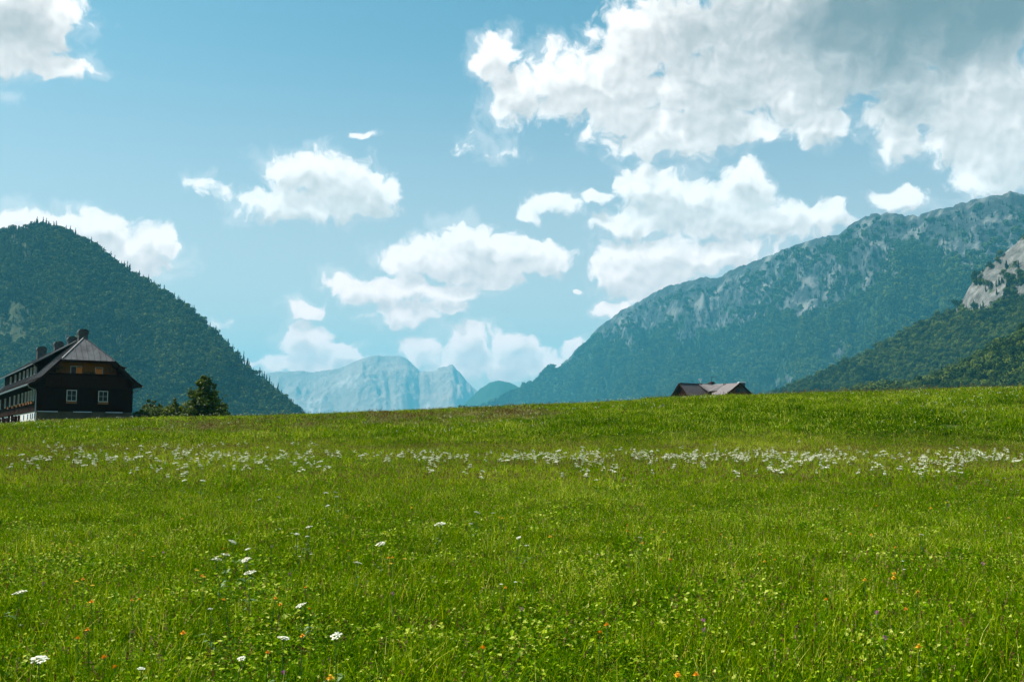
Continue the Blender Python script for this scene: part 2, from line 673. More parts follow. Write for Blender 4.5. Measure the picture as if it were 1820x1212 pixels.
# ------------------------------------------------------------------ grass
GRASS_STOPS = [(0.0, (0.010, 0.040, 0.0)), (0.22, (0.04, 0.105, 0.0)), (0.42, (0.070, 0.170, 0.0)), (0.62, (0.130, 0.250, 0.0)),
               (0.84, (0.36, 0.43, 0.0)), (0.95, (0.62, 0.58, 0.06)), (1.0, (0.70, 0.66, 0.16))]
M_grass = foliage('grass_blades', GRASS_STOPS, 0.30, 0.75, 0.0, patch=0.7)
M_clover = foliage('herb_leaves', [(0.0, (0.03, 0.085, 0.0)), (0.5, (0.09, 0.18, 0.0)), (0.72, (0.17, 0.29, 0.0)), (0.88, (0.38, 0.48, 0.02)), (1.0, (0.55, 0.58, 0.12))], 0.3, 0.6, 0.02, patch=0.3)  # leaf greens; the palest stops also put sun sparkle into the colour
M_sorrel = foliage('seed_heads', [(0.0, (0.10, 0.035, 0.012)), (0.5, (0.17, 0.08, 0.025)), (1.0, (0.34, 0.25, 0.10))], 0.15, 0.7, 0.1)
M_dry = foliage('dry_grass_blades', [(0.0, (0.10, 0.11, 0.02)), (0.4, (0.20, 0.17, 0.045)), (0.75, (0.30, 0.24, 0.10)), (1.0, (0.45, 0.38, 0.22))], 0.3, 0.5, 0.25)


def blade(V, Fc, T, M, x, y, h, w, lean, az_, tone, mi=0, seg=3):
    k = len(V)
    ca, sa = math.cos(az_), math.sin(az_)
    tw = az_ + PI / 2 + random.uniform(-0.9, 0.9)
    wx, wy = math.cos(tw) * w / 2, math.sin(tw) * w / 2
    for i in range(seg + 1):
        t = i / seg
        off = lean * t ** 1.8
        z = h * (t - 0.25 * (lean / h) * t * t) if h > 0 else 0
        ww = (1 - t ** 1.6) if i < seg else 0.06
        cx, cyy = x + ca * off, y + sa * off
        V.append((cx - wx * ww, cyy - wy * ww, z)); V.append((cx + wx * ww, cyy + wy * ww, z))
        T.append(tone); T.append(tone)
    for i in range(seg):
        Fc.append((k + 2 * i, k + 2 * i + 1, k + 2 * i + 3, k + 2 * i + 2)); M.append(mi)


def leaf(V, Fc, T, M, c, n, size, tone, mi, asp=0.7):
    n = Vector(n).normalized()
    s = n.cross(Vector((random.uniform(-1, 1), random.uniform(-1, 1), random.uniform(-1, 1))))
    if s.length < 1e-3: s = n.orthogonal()
    s.normalize()
    u = n.cross(s)
    k = len(V)
    c = Vector(c)
    for (a, b, d) in ((-1, 0, 0), (-0.2, -asp * 0.55, 0.06), (1, 0, -0.12), (-0.2, asp * 0.55, 0.06)):
        V.append(tuple(c + s * a * size / 2 + u * b * size + n * d * size)); T.append(tone)
    Fc.append((k, k + 1, k + 2, k + 3)); M.append(mi)


def grass_clump(rad, nbl, h0, h1, w0, w1, nherb=0, nseed=0, herb_size=0.02, dry=False, seg=3, bias=0.0):
    V, Fc, T, M = [], [], [], []
    for i in range(nbl):
        r = rad * math.sqrt(random.random()); a = random.uniform(0, 2 * PI)
        h = random.uniform(h0, h1)
        tone = min(0.84, max(0, random.gauss(0.42 + bias, 0.26)))
        if random.random() < 0.07: tone = random.uniform(0.84, 1.0)
        blade(V, Fc, T, M, r * math.cos(a), r * math.sin(a), h, random.uniform(w0, w1), h * random.uniform(0.15, 1.0), random.uniform(0, 2 * PI), tone, 0, seg)
    for i in range(nherb):
        r = rad * math.sqrt(random.random()); a = random.uniform(0, 2 * PI)
        z = random.uniform(0.25, 0.85) * h1 * 0.8
        leaf(V, Fc, T, M, (r * math.cos(a), r * math.sin(a), z), (random.gauss(0, 0.5), random.gauss(0, 0.5), 1), herb_size * random.uniform(0.6, 1.5), random.random(), 1)
    for i in range(nseed):
        r = rad * math.sqrt(random.random()); a = random.uniform(0, 2 * PI)
        h = h1 * random.uniform(0.9, 1.5)
        x, y = r * math.cos(a), r * math.sin(a)
        la = random.uniform(0, 2 * PI); ln = h * random.uniform(0.1, 0.4)
        tn = random.random()
        blade(V, Fc, T, M, x, y, h, w0 * 0.6, ln, la, 0.75, 0, 3)
        tipx, tipy, tz = x + math.cos(la) * ln, y + math.sin(la) * ln, h * (1 - 0.25 * ln / h)
        for q in range(3):
            f = q / 3
            leaf(V, Fc, T, M, (x + (tipx - x) * (0.82 + 0.18 * f), y + (tipy - y) * (0.82 + 0.18 * f), tz * (0.86 + 0.14 * f)), (random.gauss(0, 1), random.gauss(0, 1), 0.2), w1 * 2.2, tn, 2, 0.6)
    o = link_mesh('grass_clump', V, Fc, [M_dry if dry else M_grass, M_clover, M_sorrel], None, M, link=False)
    tone_attr(o, T)
    return o


def ring_points(y0, y1, dens, amax=0.62, jit=True):
    """random points on the ground between two distances, inside a fan a little wider than the view"""
    area = amax * (y1 * y1 - y0 * y0)
    n = int(area * dens)
    y = np.sqrt(RNG.uniform(y0 * y0, y1 * y1, n))
    x = RNG.uniform(-1, 1, n) * (amax * y + (1.5 if y0 < 10 else 0.0))
    return x, y


def grass_ring(name, label, y0, y1, dens, protos, dry_from, smin, smax, kindsel=None):
    x, y = ring_points(y0, y1, dens)
    z = G(x, y) - 0.01
    n = len(x)
    lush = fbm(x / 3.0, y / 3.0, 4, 77)
    s = smin + (smax - smin) * np.clip(RNG.normal(0.5, 0.2, n) + (lush - 0.5) * 1.4, 0, 1)
    idx = RNG.integers(0, dry_from, n)
    if kindsel is not None:
        idx, s = kindsel(x, y, z, idx, s)
    rot = np.stack([RNG.normal(0, 0.10, n), RNG.normal(0, 0.10, n), RNG.uniform(0, 2 * PI, n)], -1)
    scl = np.stack([np.ones(n) * 1.0, np.ones(n), s], -1) * np.stack([0.85 + 0.3 * RNG.random(n)] * 3, -1)
    o = scatter(name, np.stack([x, y, z], -1), idx, rot, scl, protos)
    return tag(o, label, 'grass')


pA = [grass_clump(0.20, 80, 0.10, 0.30, 0.004, 0.009, 42, 1, 0.024, bias=0.02) for _ in range(6)]
pA += [grass_clump(0.20, 42, 0.08, 0.24, 0.004, 0.009, 90, 1, 0.034) for _ in range(3)]
pB = [grass_clump(0.38, 95, 0.12, 0.34, 0.007, 0.014, 34, 3, 0.035) for _ in range(6)]
pB += [grass_clump(0.38, 60, 0.10, 0.28, 0.007, 0.014, 70, 3, 0.045) for _ in range(2)]
pB += [grass_clump(0.38, 95, 0.12, 0.34, 0.007, 0.014, 10, 4, 0.03, bias=0.16) for _ in range(3)]
pC = [grass_clump(0.75, 120, 0.14, 0.36, 0.014, 0.028, 36, 1, 0.06, seg=2) for _ in range(6)]
pC += [grass_clump(0.75, 120, 0.14, 0.34, 0.014, 0.028, 30, 14, 0.06, dry=True, seg=2) for _ in range(3)]
pC += [grass_clump(0.75, 120, 0.14, 0.36, 0.014, 0.028, 44, 0, 0.06, seg=2, bias=-0.2) for _ in range(3)]


def selA(x, y, z, idx, s):
    herb = fbm(x / 0.9, y / 0.9, 3, 91)
    return np.where(herb > 0.585, RNG.integers(6, 9, len(x)), idx), s


def selB(x, y, z, idx, s):
    herb = fbm(x / 1.8, y / 1.8, 3, 92)
    idx = np.where(herb > 0.58, RNG.integers(6, 8, len(x)), idx)
    yel = fbm(x / 9, y / 14, 3, 93) + np.clip((y - 20) / 20, 0, 0.25) - 0.1
    return np.where(RNG.random(len(x)) < np.clip((yel - 0.42) * 4, 0, 0.85), RNG.integers(8, 11, len(x)), idx), s


def selC(x, y, z, idx, s):
    px, py = project(x, y, z)
    crest = np.interp(px, SKY_PX, SKY_PY)
    below = py - crest                       # rows under the crest of the bank
    nz = fbm(x / 4, y / 6, 3, 55)
    band = np.exp(-((below - 24 - 10 * (nz - 0.5)) / 9.0) ** 2) * (px < 1000) * np.clip((px - 180) / 200, 0.25, 1)
    dry = RNG.random(len(x)) < band * 0.75 * np.clip((nz - 0.3) * 4, 0.1, 1)
    idx = np.where(dry, RNG.integers(6, 9, len(x)), idx)
    lush = (px > 940) & (below > 22) & (RNG.random(len(x)) < np.clip((fbm(x / 7, y / 5, 3, 57) - 0.35) * 4, 0, 0.9))
    idx = np.where(lush, RNG.integers(9, 12, len(x)), idx)
    short = (below < 13) & (px < 1150)
    s = np.where(short, s * 0.5, s)
    return idx, s


grass_ring('meadow_grass', 'fresh green grass and herbs in the foreground meadow', 4.5, 24, 40, pA, 6, 0.55, 1.35, selA)
grass_ring('meadow_grass', 'fine green grass across the middle of the meadow', 23, 52, 11, pB, 6, 0.6, 1.3, selB)
grass_ring('meadow_grass', 'green and dry grass on the bank below the skyline', 50, 135, 3.4, pC, 6, 0.6, 1.4, selC)

# ------------------------------------------------------------------ mountains


def mountain_mat(name, forest, forest2, rock, rock2, rscale, fscale, bare=0.0):
    m, nt, b = mat(name, forest, 0.95, 0.05)
    ge = nd(nt, 'ShaderNodeNewGeometry')
    at = nd(nt, 'ShaderNodeAttribute', attribute_name='rock')
    n1 = noise(nt, ge.outputs['Position'], fscale, 6, 0.65)
    st = vmt(nt, 'MULTIPLY', ge.outputs['Position'], (1, 1, 0.6))
    n2 = noise(nt, st, rscale, 8, 0.68)
    cf = ramp(nt, n1, [(0.35, forest), (0.65, forest2)])
    cr = ramp(nt, n2, [(0.30, tuple(0.45 * c for c in rock)), (0.5, rock), (0.68, rock2)])
    f = mth(nt, 'ADD', at.outputs['Fac'], mth(nt, 'MULTIPLY', mth(nt, 'SUBTRACT', n2, 0.5), 1.3))
    f = sstep(nt, f, 0.42, 0.58)
    lit_spot_f = sstep(nt, mth(nt, 'ADD', at.outputs['Fac'], mth(nt, 'MULTIPLY', mth(nt, 'SUBTRACT', n2, 0.5), 0.9)), 0.90, 1.30)
    cr = mixc(nt, mth(nt, 'MULTIPLY', lit_spot_f, bare), cr, (0.20, 0.19, 0.18))  # pale rock spots, with the sunlight on them painted into the colour
    lk(nt, mixc(nt, f, cf, cr), b.inputs['Base Color'])
    bp = nd(nt, 'ShaderNodeBump')
    bp.inputs['Strength'].default_value = 1.0
    bp.inputs['Distance'].default_value = 0.25 / rscale
    lk(nt, n2, bp.inputs['Height'])
    lk(nt, bp.outputs[0], b.inputs['Normal'])
    return m


def mountain(name, label, ridge, nu, nv, slope_deg, amp, gully, base_z, material, seed, rockf, ridge_rough=0.5, lift=0.0, cat='mountain'):
    """a real ridge with a front and a back slope; returns the object and a sampler of its front face"""
    rp = np.array(ridge, float)
    L = np.concatenate([[0], np.cumsum(np.hypot(np.diff(rp[:, 0]), np.diff(rp[:, 1])))])
    s = np.linspace(0, L[-1], nu)
    px = np.interp(s, L, rp[:, 0]); py = np.interp(s, L, rp[:, 1]); dd = np.interp(s, L, rp[:, 2])
    k = np.array([0.25, 0.5, 0.25])
    for _ in range(2):
        py[1:-1] = np.convolve(py, k, 'valid')
    py = py + ridge_rough * (ridged(s / 22, s * 0, 4, seed + 3, 0.6) - 0.55) * 10
    R = P(px, py + lift, dd)
    hgt = np.maximum(R[:, 2] - base_z, 5)
    Wf = hgt / math.tan(math.radians(slope_deg))
    dr = R[:, :2] / np.linalg.norm(R[:, :2], axis=1)[:, None]
    nb = max(8, nv // 6)
    v = np.concatenate([np.linspace(1, 0, nv), -np.linspace(0, 1, nb)[1:]])        # 1 front foot .. 0 ridge .. -1 back foot
    arc = np.concatenate([[0], np.cumsum(np.linalg.norm(np.diff(R[:, :2], axis=0), axis=1))])
    V_, U_ = np.meshgrid(v, np.arange(nu), indexing='ij')
    off = np.where(V_ >= 0, V_ * Wf[None, :], V_ * Wf[None, :] * 0.9)
    X = R[None, :, 0] - dr[None, :, 0] * off
    Y = R[None, :, 1] - dr[None, :, 1] * off
    av = np.abs(V_)
    prof = 1 - av * (1.0 + 0.35 * (1 - av) * np.sin(av * 2.0) * 0 + 0.0)
    prof = prof - 0.10 * np.sin(av * PI)                       # slightly hollow flanks
    Hh = hgt[None, :] * prof
    arcm = arc[None, :] + 0 * V_
    down = av * Wf[None, :]
    wv = arcm + gully * 0.9 * (fbm(arcm / gully / 2, down / gully / 2, 3, seed + 40) - 0.5)
    gl = ridged(wv / gully, down / gully * 0.5, 6, seed, 0.58) - 0.5
    bl = fbm(arcm / gully * 2.1, down / gully * 1.6, 5, seed + 9, 0.6) - 0.5
    fade = np.clip(av * 5.0, 0.0, 1) * np.clip((1 - av) * 4, 0.2, 1)
    Hh = Hh + amp * (gl * 1.0 + bl * 0.9) * fade
    Z = base_z + Hh
    n, m_ = X.shape
    verts = np.stack([X, Y, Z], -1).reshape(-1, 3)
    I = np.arange(n * m_).reshape(n, m_)
    Q = np.stack([I[:-1, :-1], I[:-1, 1:], I[1:, 1:], I[1:, :-1]], -1).reshape(-1, 4)
    o = link_mesh(name, verts, Q, material, smooth=True)
    qx, qy = project(X, Y, Z)
    rk = rockf(qx, qy, av, arcm, down, gl)
    a = o.data.attributes.new('rock', 'FLOAT', 'POINT')
    a.data.foreach_set('value', rk.ravel().astype(np.float32))
    tag(o, label, cat, kind='structure')

    def sample(n_, lo=0.0, hi=0.97, skip=None):
        out = []
        wgt = Wf + 1e-3
        du = np.gradient(arc)
        cdf = np.cumsum(wgt * du); cdf /= cdf[-1]
        u = np.interp(RNG.random(n_), cdf, np.arange(nu))
        w = RNG.uniform(lo, hi, n_)
        iu = np.clip(u.astype(int), 0, nu - 2); fu = u - iu
        fv = (1 - w) * (nv - 1); iv = np.clip(fv.astype(int), 0, nv - 2); fv = fv - iv

        def bil(Aa):
            return (Aa[iv, iu] * (1 - fu) + Aa[iv, iu + 1] * fu) * (1 - fv) + (Aa[iv + 1, iu] * (1 - fu) + Aa[iv + 1, iu + 1] * fu) * fv
        p = np.stack([bil(X), bil(Y), bil(Z)], -1)
        return p, bil(rk), w
    return o, sample, (R, rk)


def ell(px, py, cx, cyy, rx, ry, ang=0.0):
    c, s_ = math.cos(ang), math.sin(ang)
    dx, dy = px - cx, py - cyy
    a, b = (dx * c + dy * s_) / rx, (-dx * s_ + dy * c) / ry
    return np.exp(-(a * a + b * b))


# left wooded mountain
def rock_left(px, py, av, arc, down, gl):
    n = fbm(px / 30, py / 30, 4, 5)
    r = 0.16 + 0.5 * (n - 0.5)
    r = r + 0.55 * ell(px, py, 20, 575, 60, 70, 0.7) + 0.40 * ell(px, py, 30, 440, 60, 22, 0.4)
    r = r + 0.40 * ell(px, py, 265, 665, 55, 18, 0.3) + 0.38 * ell(px, py, 180, 590, 45, 16, 0.5) + 0.30 * ell(px, py, 360, 620, 22, 12, 0.6)
    r = r + 0.35 * ell(px, py, 430, 670, 40, 14, 0.8) + 0.30 * ell(px, py, 290, 700, 60, 14, 0.1)
    r = r + 0.55 * (np.clip(r - 0.3, 0, 1))
    return r


M_left = mountain_mat('wooded_slope', (0.022, 0.040, 0.014), (0.045, 0.065, 0.022), (0.060, 0.075, 0.035), (0.10, 0.11, 0.06), 0.035, 0.02)
left_o, left_s, left_i = mountain('mountain', 'dark wooded mountain on the left behind the wooden house', [
    (-420, 640, 2500), (-250, 520, 2400), (-110, 440, 2300), (-30, 415, 2250), (30, 405, 2200), (60, 400, 2200), (85, 401, 2180), (120, 413, 2150), (170, 440, 2120), (220, 478, 2080),
    (270, 508, 2030), (330, 545, 1980), (370, 583, 1950), (420, 632, 1900), (460, 668, 1870), (500, 705, 1830), (540, 741, 1800), (590, 785, 1760)],
    300, 130, 40, 72, 250, -12, M_left, 3, rock_left, 0.15, 3)

# right rocky massif


def rock_right(px, py, av, arc, down, gl):
    n = fbm(px / 45, py / 30, 5, 15, 0.6)
    tl = np.interp(px, [850, 1000, 1100, 1250, 1400, 1500, 1600, 1700, 1820, 2100], [640, 600, 610, 600, 570, 560, 480, 470, 560, 560])   # tree line row
    r = 0.42 + (tl - py) / 190 + 2.0 * (n - 0.5)
    r = np.clip(r, 0.0, 0.80)
    for (cx, cyy, rx, ry, w) in ((1265, 622, 22, 5, 0.7), (1425, 555, 18, 22, 0.6), (1110, 570, 30, 16, 0.35), (1500, 628, 20, 12, 0.6), (1300, 655, 10, 4, 0.5), (1440, 500, 14, 14, 0.5), (1220, 545, 60, 10, 0.3), (1400, 680, 30, 8, 0.4)):
        r = r + w * ell(px, py, cx, cyy, rx, ry, -0.3)
    r = r - 0.55 * ell(px, py, 1640, 520, 90, 45, 0.1) - 0.4 * ell(px, py, 1330, 600, 180, 22, -0.25)
    return r


M_right = mountain_mat('rocky_massif', (0.020, 0.042, 0.018), (0.04, 0.070, 0.026), (0.040, 0.047, 0.050), (0.20, 0.197, 0.185), 0.013, 0.008, 1.0)
right_o, right_s, right_i = mountain('mountain', 'broad rocky mountain on the right with a bare grey crest', [
    (760, 770, 7600), (830, 730, 7400), (870, 712, 7300), (900, 698, 7200), (960, 671, 6900), (1000, 645, 6700), (1025, 620, 6600), (1060, 586, 6400), (1100, 553, 6200), (1140, 532, 6000),
    (1190, 508, 5800), (1240, 494, 5600), (1275, 494, 5500), (1300, 481, 5400), (1355, 457, 5200), (1390, 445, 5000), (1440, 426, 4800), (1475, 420, 4700), (1490, 420, 4650),
    (1515, 398, 4500), (1550, 380, 4400), (1580, 379, 4300), (1630, 384, 4150), (1680, 369, 4000), (1740, 354, 3900), (1800, 342, 3800), (1860, 350, 3750), (2000, 335, 3600), (2250, 400, 3500)],
    560, 200, 33, 255, 470, -15, M_right, 8, rock_right, 0.85)

# small wooded hill in front of the far range
M_hill = mountain_mat('distant_hill', (0.020, 0.045, 0.022), (0.04, 0.07, 0.03), (0.10, 0.12, 0.08), (0.18, 0.18, 0.15), 0.01, 0.006)
mountain('hill', 'small blue wooded hill in the gap of the valley', [
    (780, 745, 9500), (820, 722, 9400), (850, 694, 9300), (870, 680, 9250), (885, 676, 9200), (905, 680, 9150), (920, 687, 9100), (950, 702, 9000), (1000, 730, 8900)],
    120, 60, 35, 60, 400, -15, M_hill, 28, lambda px, py, av, arc, down, gl: 0.15 + 0 * px, 0.25, cat='hill')

# far pale range
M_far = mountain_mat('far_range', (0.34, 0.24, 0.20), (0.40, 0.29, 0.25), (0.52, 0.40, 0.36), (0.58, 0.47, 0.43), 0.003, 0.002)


def rock_far(px, py, av, arc, down, gl):
    return 0.22 + 0.9 * (fbm(px / 14, py / 40, 4, 61) - 0.5) + 0.2 * (gl)


mountain('mountain', 'pale blue distant mountain range closing the valley', [
    (300, 700, 14500), (400, 668, 14300), (480, 661, 14200), (520, 659, 14100), (560, 661, 14050), (600, 656, 14000), (625, 645, 14000), (645, 636, 14000), (672, 631, 14000), (690, 631, 14000), (722, 635, 13950),
    (746, 659, 13900), (764, 662, 13850), (782, 654, 13800), (803, 647, 13800), (815, 659, 13750), (832, 680, 13700), (850, 696, 13650), (900, 735, 13500), (960, 765, 13400)],
    320, 110, 33, 330, 1100, -20, M_far, 44, rock_far, 0.5)

# near wooded spur on the right with a rock cliff


def rock_spur(px, py, av, arc, down, gl):
    n = fbm(px / 16, py / 14, 5, 71, 0.6)
    r = 0.12 + 0.5 * (n - 0.5)
    line = np.interp(px, [1400, 1640, 1700, 1760, 1820, 1900], [500, 560, 565, 555, 545, 540])
    r = r + np.clip((line + 14 - py) / 26, 0, 1.2) * np.clip((px - 1640) / 45, 0, 1) * (0.48 + 1.5 * (n - 0.38))
    r = r + 0.9 * ell(px, py, 1530, 636, 42, 4.5, -0.42) + 0.6 * ell(px, py, 1475, 655, 30, 4, -0.4)
    return r


M_spur = mountain_mat('wooded_spur', (0.022, 0.042, 0.012), (0.045, 0.07, 0.018), (0.13, 0.127, 0.118), (0.25, 0.243, 0.225), 0.06, 0.03)
spur_o, spur_s, spur_i = mountain('hill', 'wooded spur on the right below a pale rock cliff', [
    (1330, 725, 1900), (1400, 695, 1850), (1450, 675, 1800), (1500, 652, 1780), (1530, 634, 1760), (1570, 618, 1750), (1610, 598, 1730), (1650, 578, 1700), (1685, 558, 1680), (1705, 545, 1660),
    (1722, 512, 1640), (1745, 480, 1630), (1770, 464, 1620), (1795, 442, 1610), (1820, 420, 1600), (1880, 385, 1580), (1980, 340, 1560), (2150, 320, 1550), (2350, 380, 1540)],
    300, 130, 38, 34, 150, -12, M_spur, 63, rock_spur, 0.3, 0)

M_near = mountain_mat('near_wood', (0.016, 0.032, 0.008), (0.03, 0.05, 0.012), (0.10, 0.10, 0.06), (0.15, 0.14, 0.1), 0.08, 0.05)
near_o, near_s, near_i = mountain('hill', 'darkest wooded hillside nearest at the right edge', [
    (1500, 715, 880), (1600, 705, 870), (1680, 688, 860), (1720, 668, 850), (1760, 645, 840), (1800, 618, 830), (1830, 600, 820), (1950, 550, 800), (2150, 520, 780)],
    140, 60, 36, 14, 80, -10, M_near, 83, lambda px, py, av, arc, down, gl: 0.1 + 0 * px, 0.3, 0)

# ------------------------------------------------------------------ forest trees
M_con = foliage('conifer_needles', [(0.0, (0.002, 0.010, 0.005)), (0.5, (0.009, 0.026, 0.008)), (1.0, (0.045, 0.070, 0.012))], 0.0, 0.8, 0.05, inst=0.9, patch=1.5, patch_scale=0.006)
M_dec = foliage('broadleaf_crowns', [(0.0, (0.012, 0.032, 0.005)), (0.5, (0.035, 0.065, 0.008)), (1.0, (0.11, 0.14, 0.02))], 0.0, 0.8, 0.05, inst=0.9, patch=1.5, patch_scale=0.006)


def conifer_mesh(h=1.0, tiers=7, sides=7, wide=0.2, link=False, bare=0.12):
    V, Fc, T, M = [], [], [], []
    for t in range(tiers):
        f = t / tiers
        z0 = h * (bare + (1 - bare) * f)
        z1 = min(h, z0 + h * (1 - bare) / tiers * 1.9)
        r = wide * h * (1 - f) ** 0.85 * random.uniform(0.75, 1.2)
        k = len(V)
        ox, oy = random.gauss(0, 0.012 * h), random.gauss(0, 0.012 * h)
        tn = random.uniform(0.2, 0.8)
        V.append((ox * 0.3, oy * 0.3, z1)); T.append(tn)
        for q in range(sides):
            a = 2 * PI * q / sides + t * 0.7
            rr = r * random.uniform(0.55, 1.25)
            V.append((ox + rr * math.cos(a), oy + rr * math.sin(a), z0 + h * random.uniform(-0.03, 0.03))); T.append(tn + random.uniform(-0.2, 0.2))
        for q in range(sides):
            Fc.append((k, k + 1 + q, k + 1 + (q + 1) % sides)); M.append(0)
    k = len(V)
    for z, r in ((-0.03 * h, 0.016 * h), (h * 0.5, 0.010 * h)):
        for q in range(4):
            V.append((r * math.cos(q * PI / 2), r * math.sin(q * PI / 2), z)); T.append(0.3)
    for q in range(4):
        Fc.append((k + q, k + (q + 1) % 4, k + 4 + (q + 1) % 4, k + 4 + q)); M.append(1)
    return V, Fc, T, M


M_bark = varied('bark', (0.05, 0.04, 0.03), (0.10, 0.085, 0.065), 6, 0.9, 0.1)


def conifer_proto(**kw):
    V, Fc, T, M = conifer_mesh(**kw)
    o = link_mesh('conifer', V, Fc, [M_con, M_bark], None, M, link=False)
    tone_attr(o, T)
    return o


def crown_proto(per=16, size=0.17):
    """a broad-leaved crown seen from far: a lumpy heap of leaf facets"""
    V, Fc, T, M = [], [], [], []
    for l in range(9):
        c = Vector((random.gauss(0, 0.16), random.gauss(0, 0.16), random.uniform(0.35, 0.8)))
        r = random.uniform(0.13, 0.24)
        tn = random.uniform(0.2, 0.8)
        for q in range(per):
            d = Vector((random.gauss(0, 1), random.gauss(0, 1), random.gauss(0.2, 1))).normalized()
            leaf(V, Fc, T, M, c + d * r, d + Vector((random.gauss(0, .3), random.gauss(0, .3), random.gauss(0, .3))), size, tn + random.uniform(-0.2, 0.2), 0, 0.9)
    o = link_mesh('broadleaf', V, Fc, [M_dec, M_bark], None, M, link=False)
    tone_attr(o, T)
    return o


FINE = [conifer_proto(tiers=11, sides=9, wide=random.uniform(0.14, 0.2)) for _ in range(6)] + [crown_proto(90, 0.07) for _ in range(5)]
FOREST = [conifer_proto(tiers=random.choice((6, 7, 8)), wide=random.uniform(0.15, 0.23)) for _ in range(6)] + [crown_proto() for _ in range(5)]


def forest(name, label, samp, n, hmin, hmax, rock_max, dec, lo=0.0, hi=0.97, protos=None):
    p, rk, w = samp(n, lo, hi)
    px, py = project(p[:, 0], p[:, 1], p[:, 2])
    keep = (px > -160) & (px < 1980) & (rk + RNG.normal(0, 0.27, n) < rock_max)
    p, px, py = p[keep], px[keep], py[keep]
    n = len(p)
    sp_ = fbm(p[:, 0] / 120, p[:, 1] / 120, 3, 5)
    isdec = RNG.random(n) < np.clip(dec + (sp_ - 0.5) * 2.2, 0, 1)
    idx = np.where(isdec, RNG.integers(6, 11, n), RNG.integers(0, 6, n))
    h = RNG.uniform(hmin, hmax, n) * np.where(isdec, 0.8, 1.0)
    rot = np.stack([0 * h, 0 * h, RNG.uniform(0, 6.283, n)], -1)
    wd = h * RNG.uniform(0.85, 1.3, n)
    p[:, 2] -= 0.03 * h
    o = scatter(name, p, idx, rot, np.stack([wd, wd, h], -1), [q.copy() for q in (protos or FOREST)])
    return tag(o, label, 'forest')


forest('forest', 'dark conifer forest covering the left mountain', left_s, 80000, 8, 16, 0.42, 0.28)
forest('forest', 'distant forest on the lower flanks of the rocky mountain', right_s, 90000, 16, 30, 0.42, 0.55, 0.05)
forest('forest', 'green mixed forest on the wooded spur at right', spur_s, 52000, 9, 18, 0.42, 0.42, protos=FINE)
forest('forest', 'dark conifer wood on the nearest hillside at the right edge', near_s, 7000, 9, 19, 0.5, 0.08, protos=FINE)

# conifers one can tell apart along the left skyline
sk_protos = []
for i in range(5):
    V, Fc, T, M = conifer_mesh(tiers=9, sides=8, wide=random.uniform(0.10, 0.17), bare=random.uniform(0.12, 0.3))
    o = link_mesh('conifer_tree', V, Fc, [M_con, M_bark], None, M, link=False)
    tone_attr(o, T)
    sk_protos.append(o)
Rl = left_i[0]
rpx, rpy = project(Rl[:, 0], Rl[:, 1], Rl[:, 2])
nsk = 0
x_ = 6.0
while x_ < 556:
    i = int(np.argmin(abs(rpx - x_)))
    o = sk_protos[nsk % 5].copy()
    if nsk < 5: o = sk_protos[nsk]
    o.name = 'conifer_tree'
    COL.objects.link(o)
    hh = random.uniform(11, 25) if x_ > 60 else random.uniform(8, 16)
    q = Rl[i]
    dl = random.uniform(-4, 10)
    o.location = (q[0] + random.uniform(-3, 3), q[1] - dl, q[2] - 0.4 - max(dl, 0) * 0.8)
    o.rotation_euler = (random.gauss(0, 0.03), random.gauss(0, 0.03), random.uniform(0, 6.28))
    o.scale = (hh * random.uniform(0.8, 1.15), hh * random.uniform(0.8, 1.15), hh)
    tag(o, 'tiny dark conifer standing on the skyline of the left mountain', 'tree', 'conifers along the left mountain skyline')
    nsk += 1
    x_ += random.choice((2.0, 2.5, 3, 3.5, 4.5, 7, 10)) if 100 < x_ < 400 else random.choice((2.2, 3, 3.5, 4.5))

# ------------------------------------------------------------------ wooden house on the left
M_wood = varied('dark_boards', (0.012, 0.0045, 0.0025), (0.028, 0.011, 0.005), 2.2, 0.9, 0.04, stretch=(9, 9, 0.5), bump=0.6)
M_para = varied('red_brown_boards', (0.017, 0.007, 0.004), (0.036, 0.014, 0.008), 2.2, 0.9, 0.04, stretch=(9, 9, 0.5), bump=0.5)
M_warm = varied('honey_boards', (0.15, 0.058, 0.012), (0.25, 0.10, 0.022), 2.0, 0.7, 0.2, stretch=(8, 8, 0.6), bump=0.4)
M_metal = varied('grey_sheet_roof', (0.055, 0.050, 0.052), (0.15, 0.14, 0.138), 1.3, 0.55, 0.4, 0.2, stretch=(1, 1, 0.4), bump=0.1)
M_dkmetal = varied('dark_sheet', (0.03, 0.032, 0.035), (0.06, 0.06, 0.065), 3, 0.5, 0.5, 0.3)
M_plaster = varied('white_plaster', (0.62, 0.60, 0.56), (0.78, 0.76, 0.72), 1.5, 0.9, 0.1)
M_conc = varied('grey_plinth', (0.065, 0.05, 0.03), (0.105, 0.08, 0.052), 1.2, 0.9, 0.1, bump=0.3)
M_white = varied('white_paint', (0.40, 0.385, 0.32), (0.50, 0.48, 0.42), 4, 0.5, 0.3)
M_glass, _nt, _b = mat('window_glass', (0.006, 0.008, 0.009), 0.2, 0.2)
M_orange = varied('orange_shutter', (0.72, 0.19, 0.02), (0.80, 0.25, 0.03), 3, 0.6, 0.3)
M_box = varied('flower_box_wood', (0.16, 0.06, 0.02), (0.24, 0.10, 0.035), 5, 0.8, 0.1)
M_pale = varied('pale_ledge', (0.45, 0.50, 0.55), (0.60, 0.64, 0.68), 3, 0.6, 0.3)
M_zinc = varied('zinc', (0.16, 0.18, 0.19), (0.24, 0.26, 0.27), 4, 0.45, 0.5, 0.5)

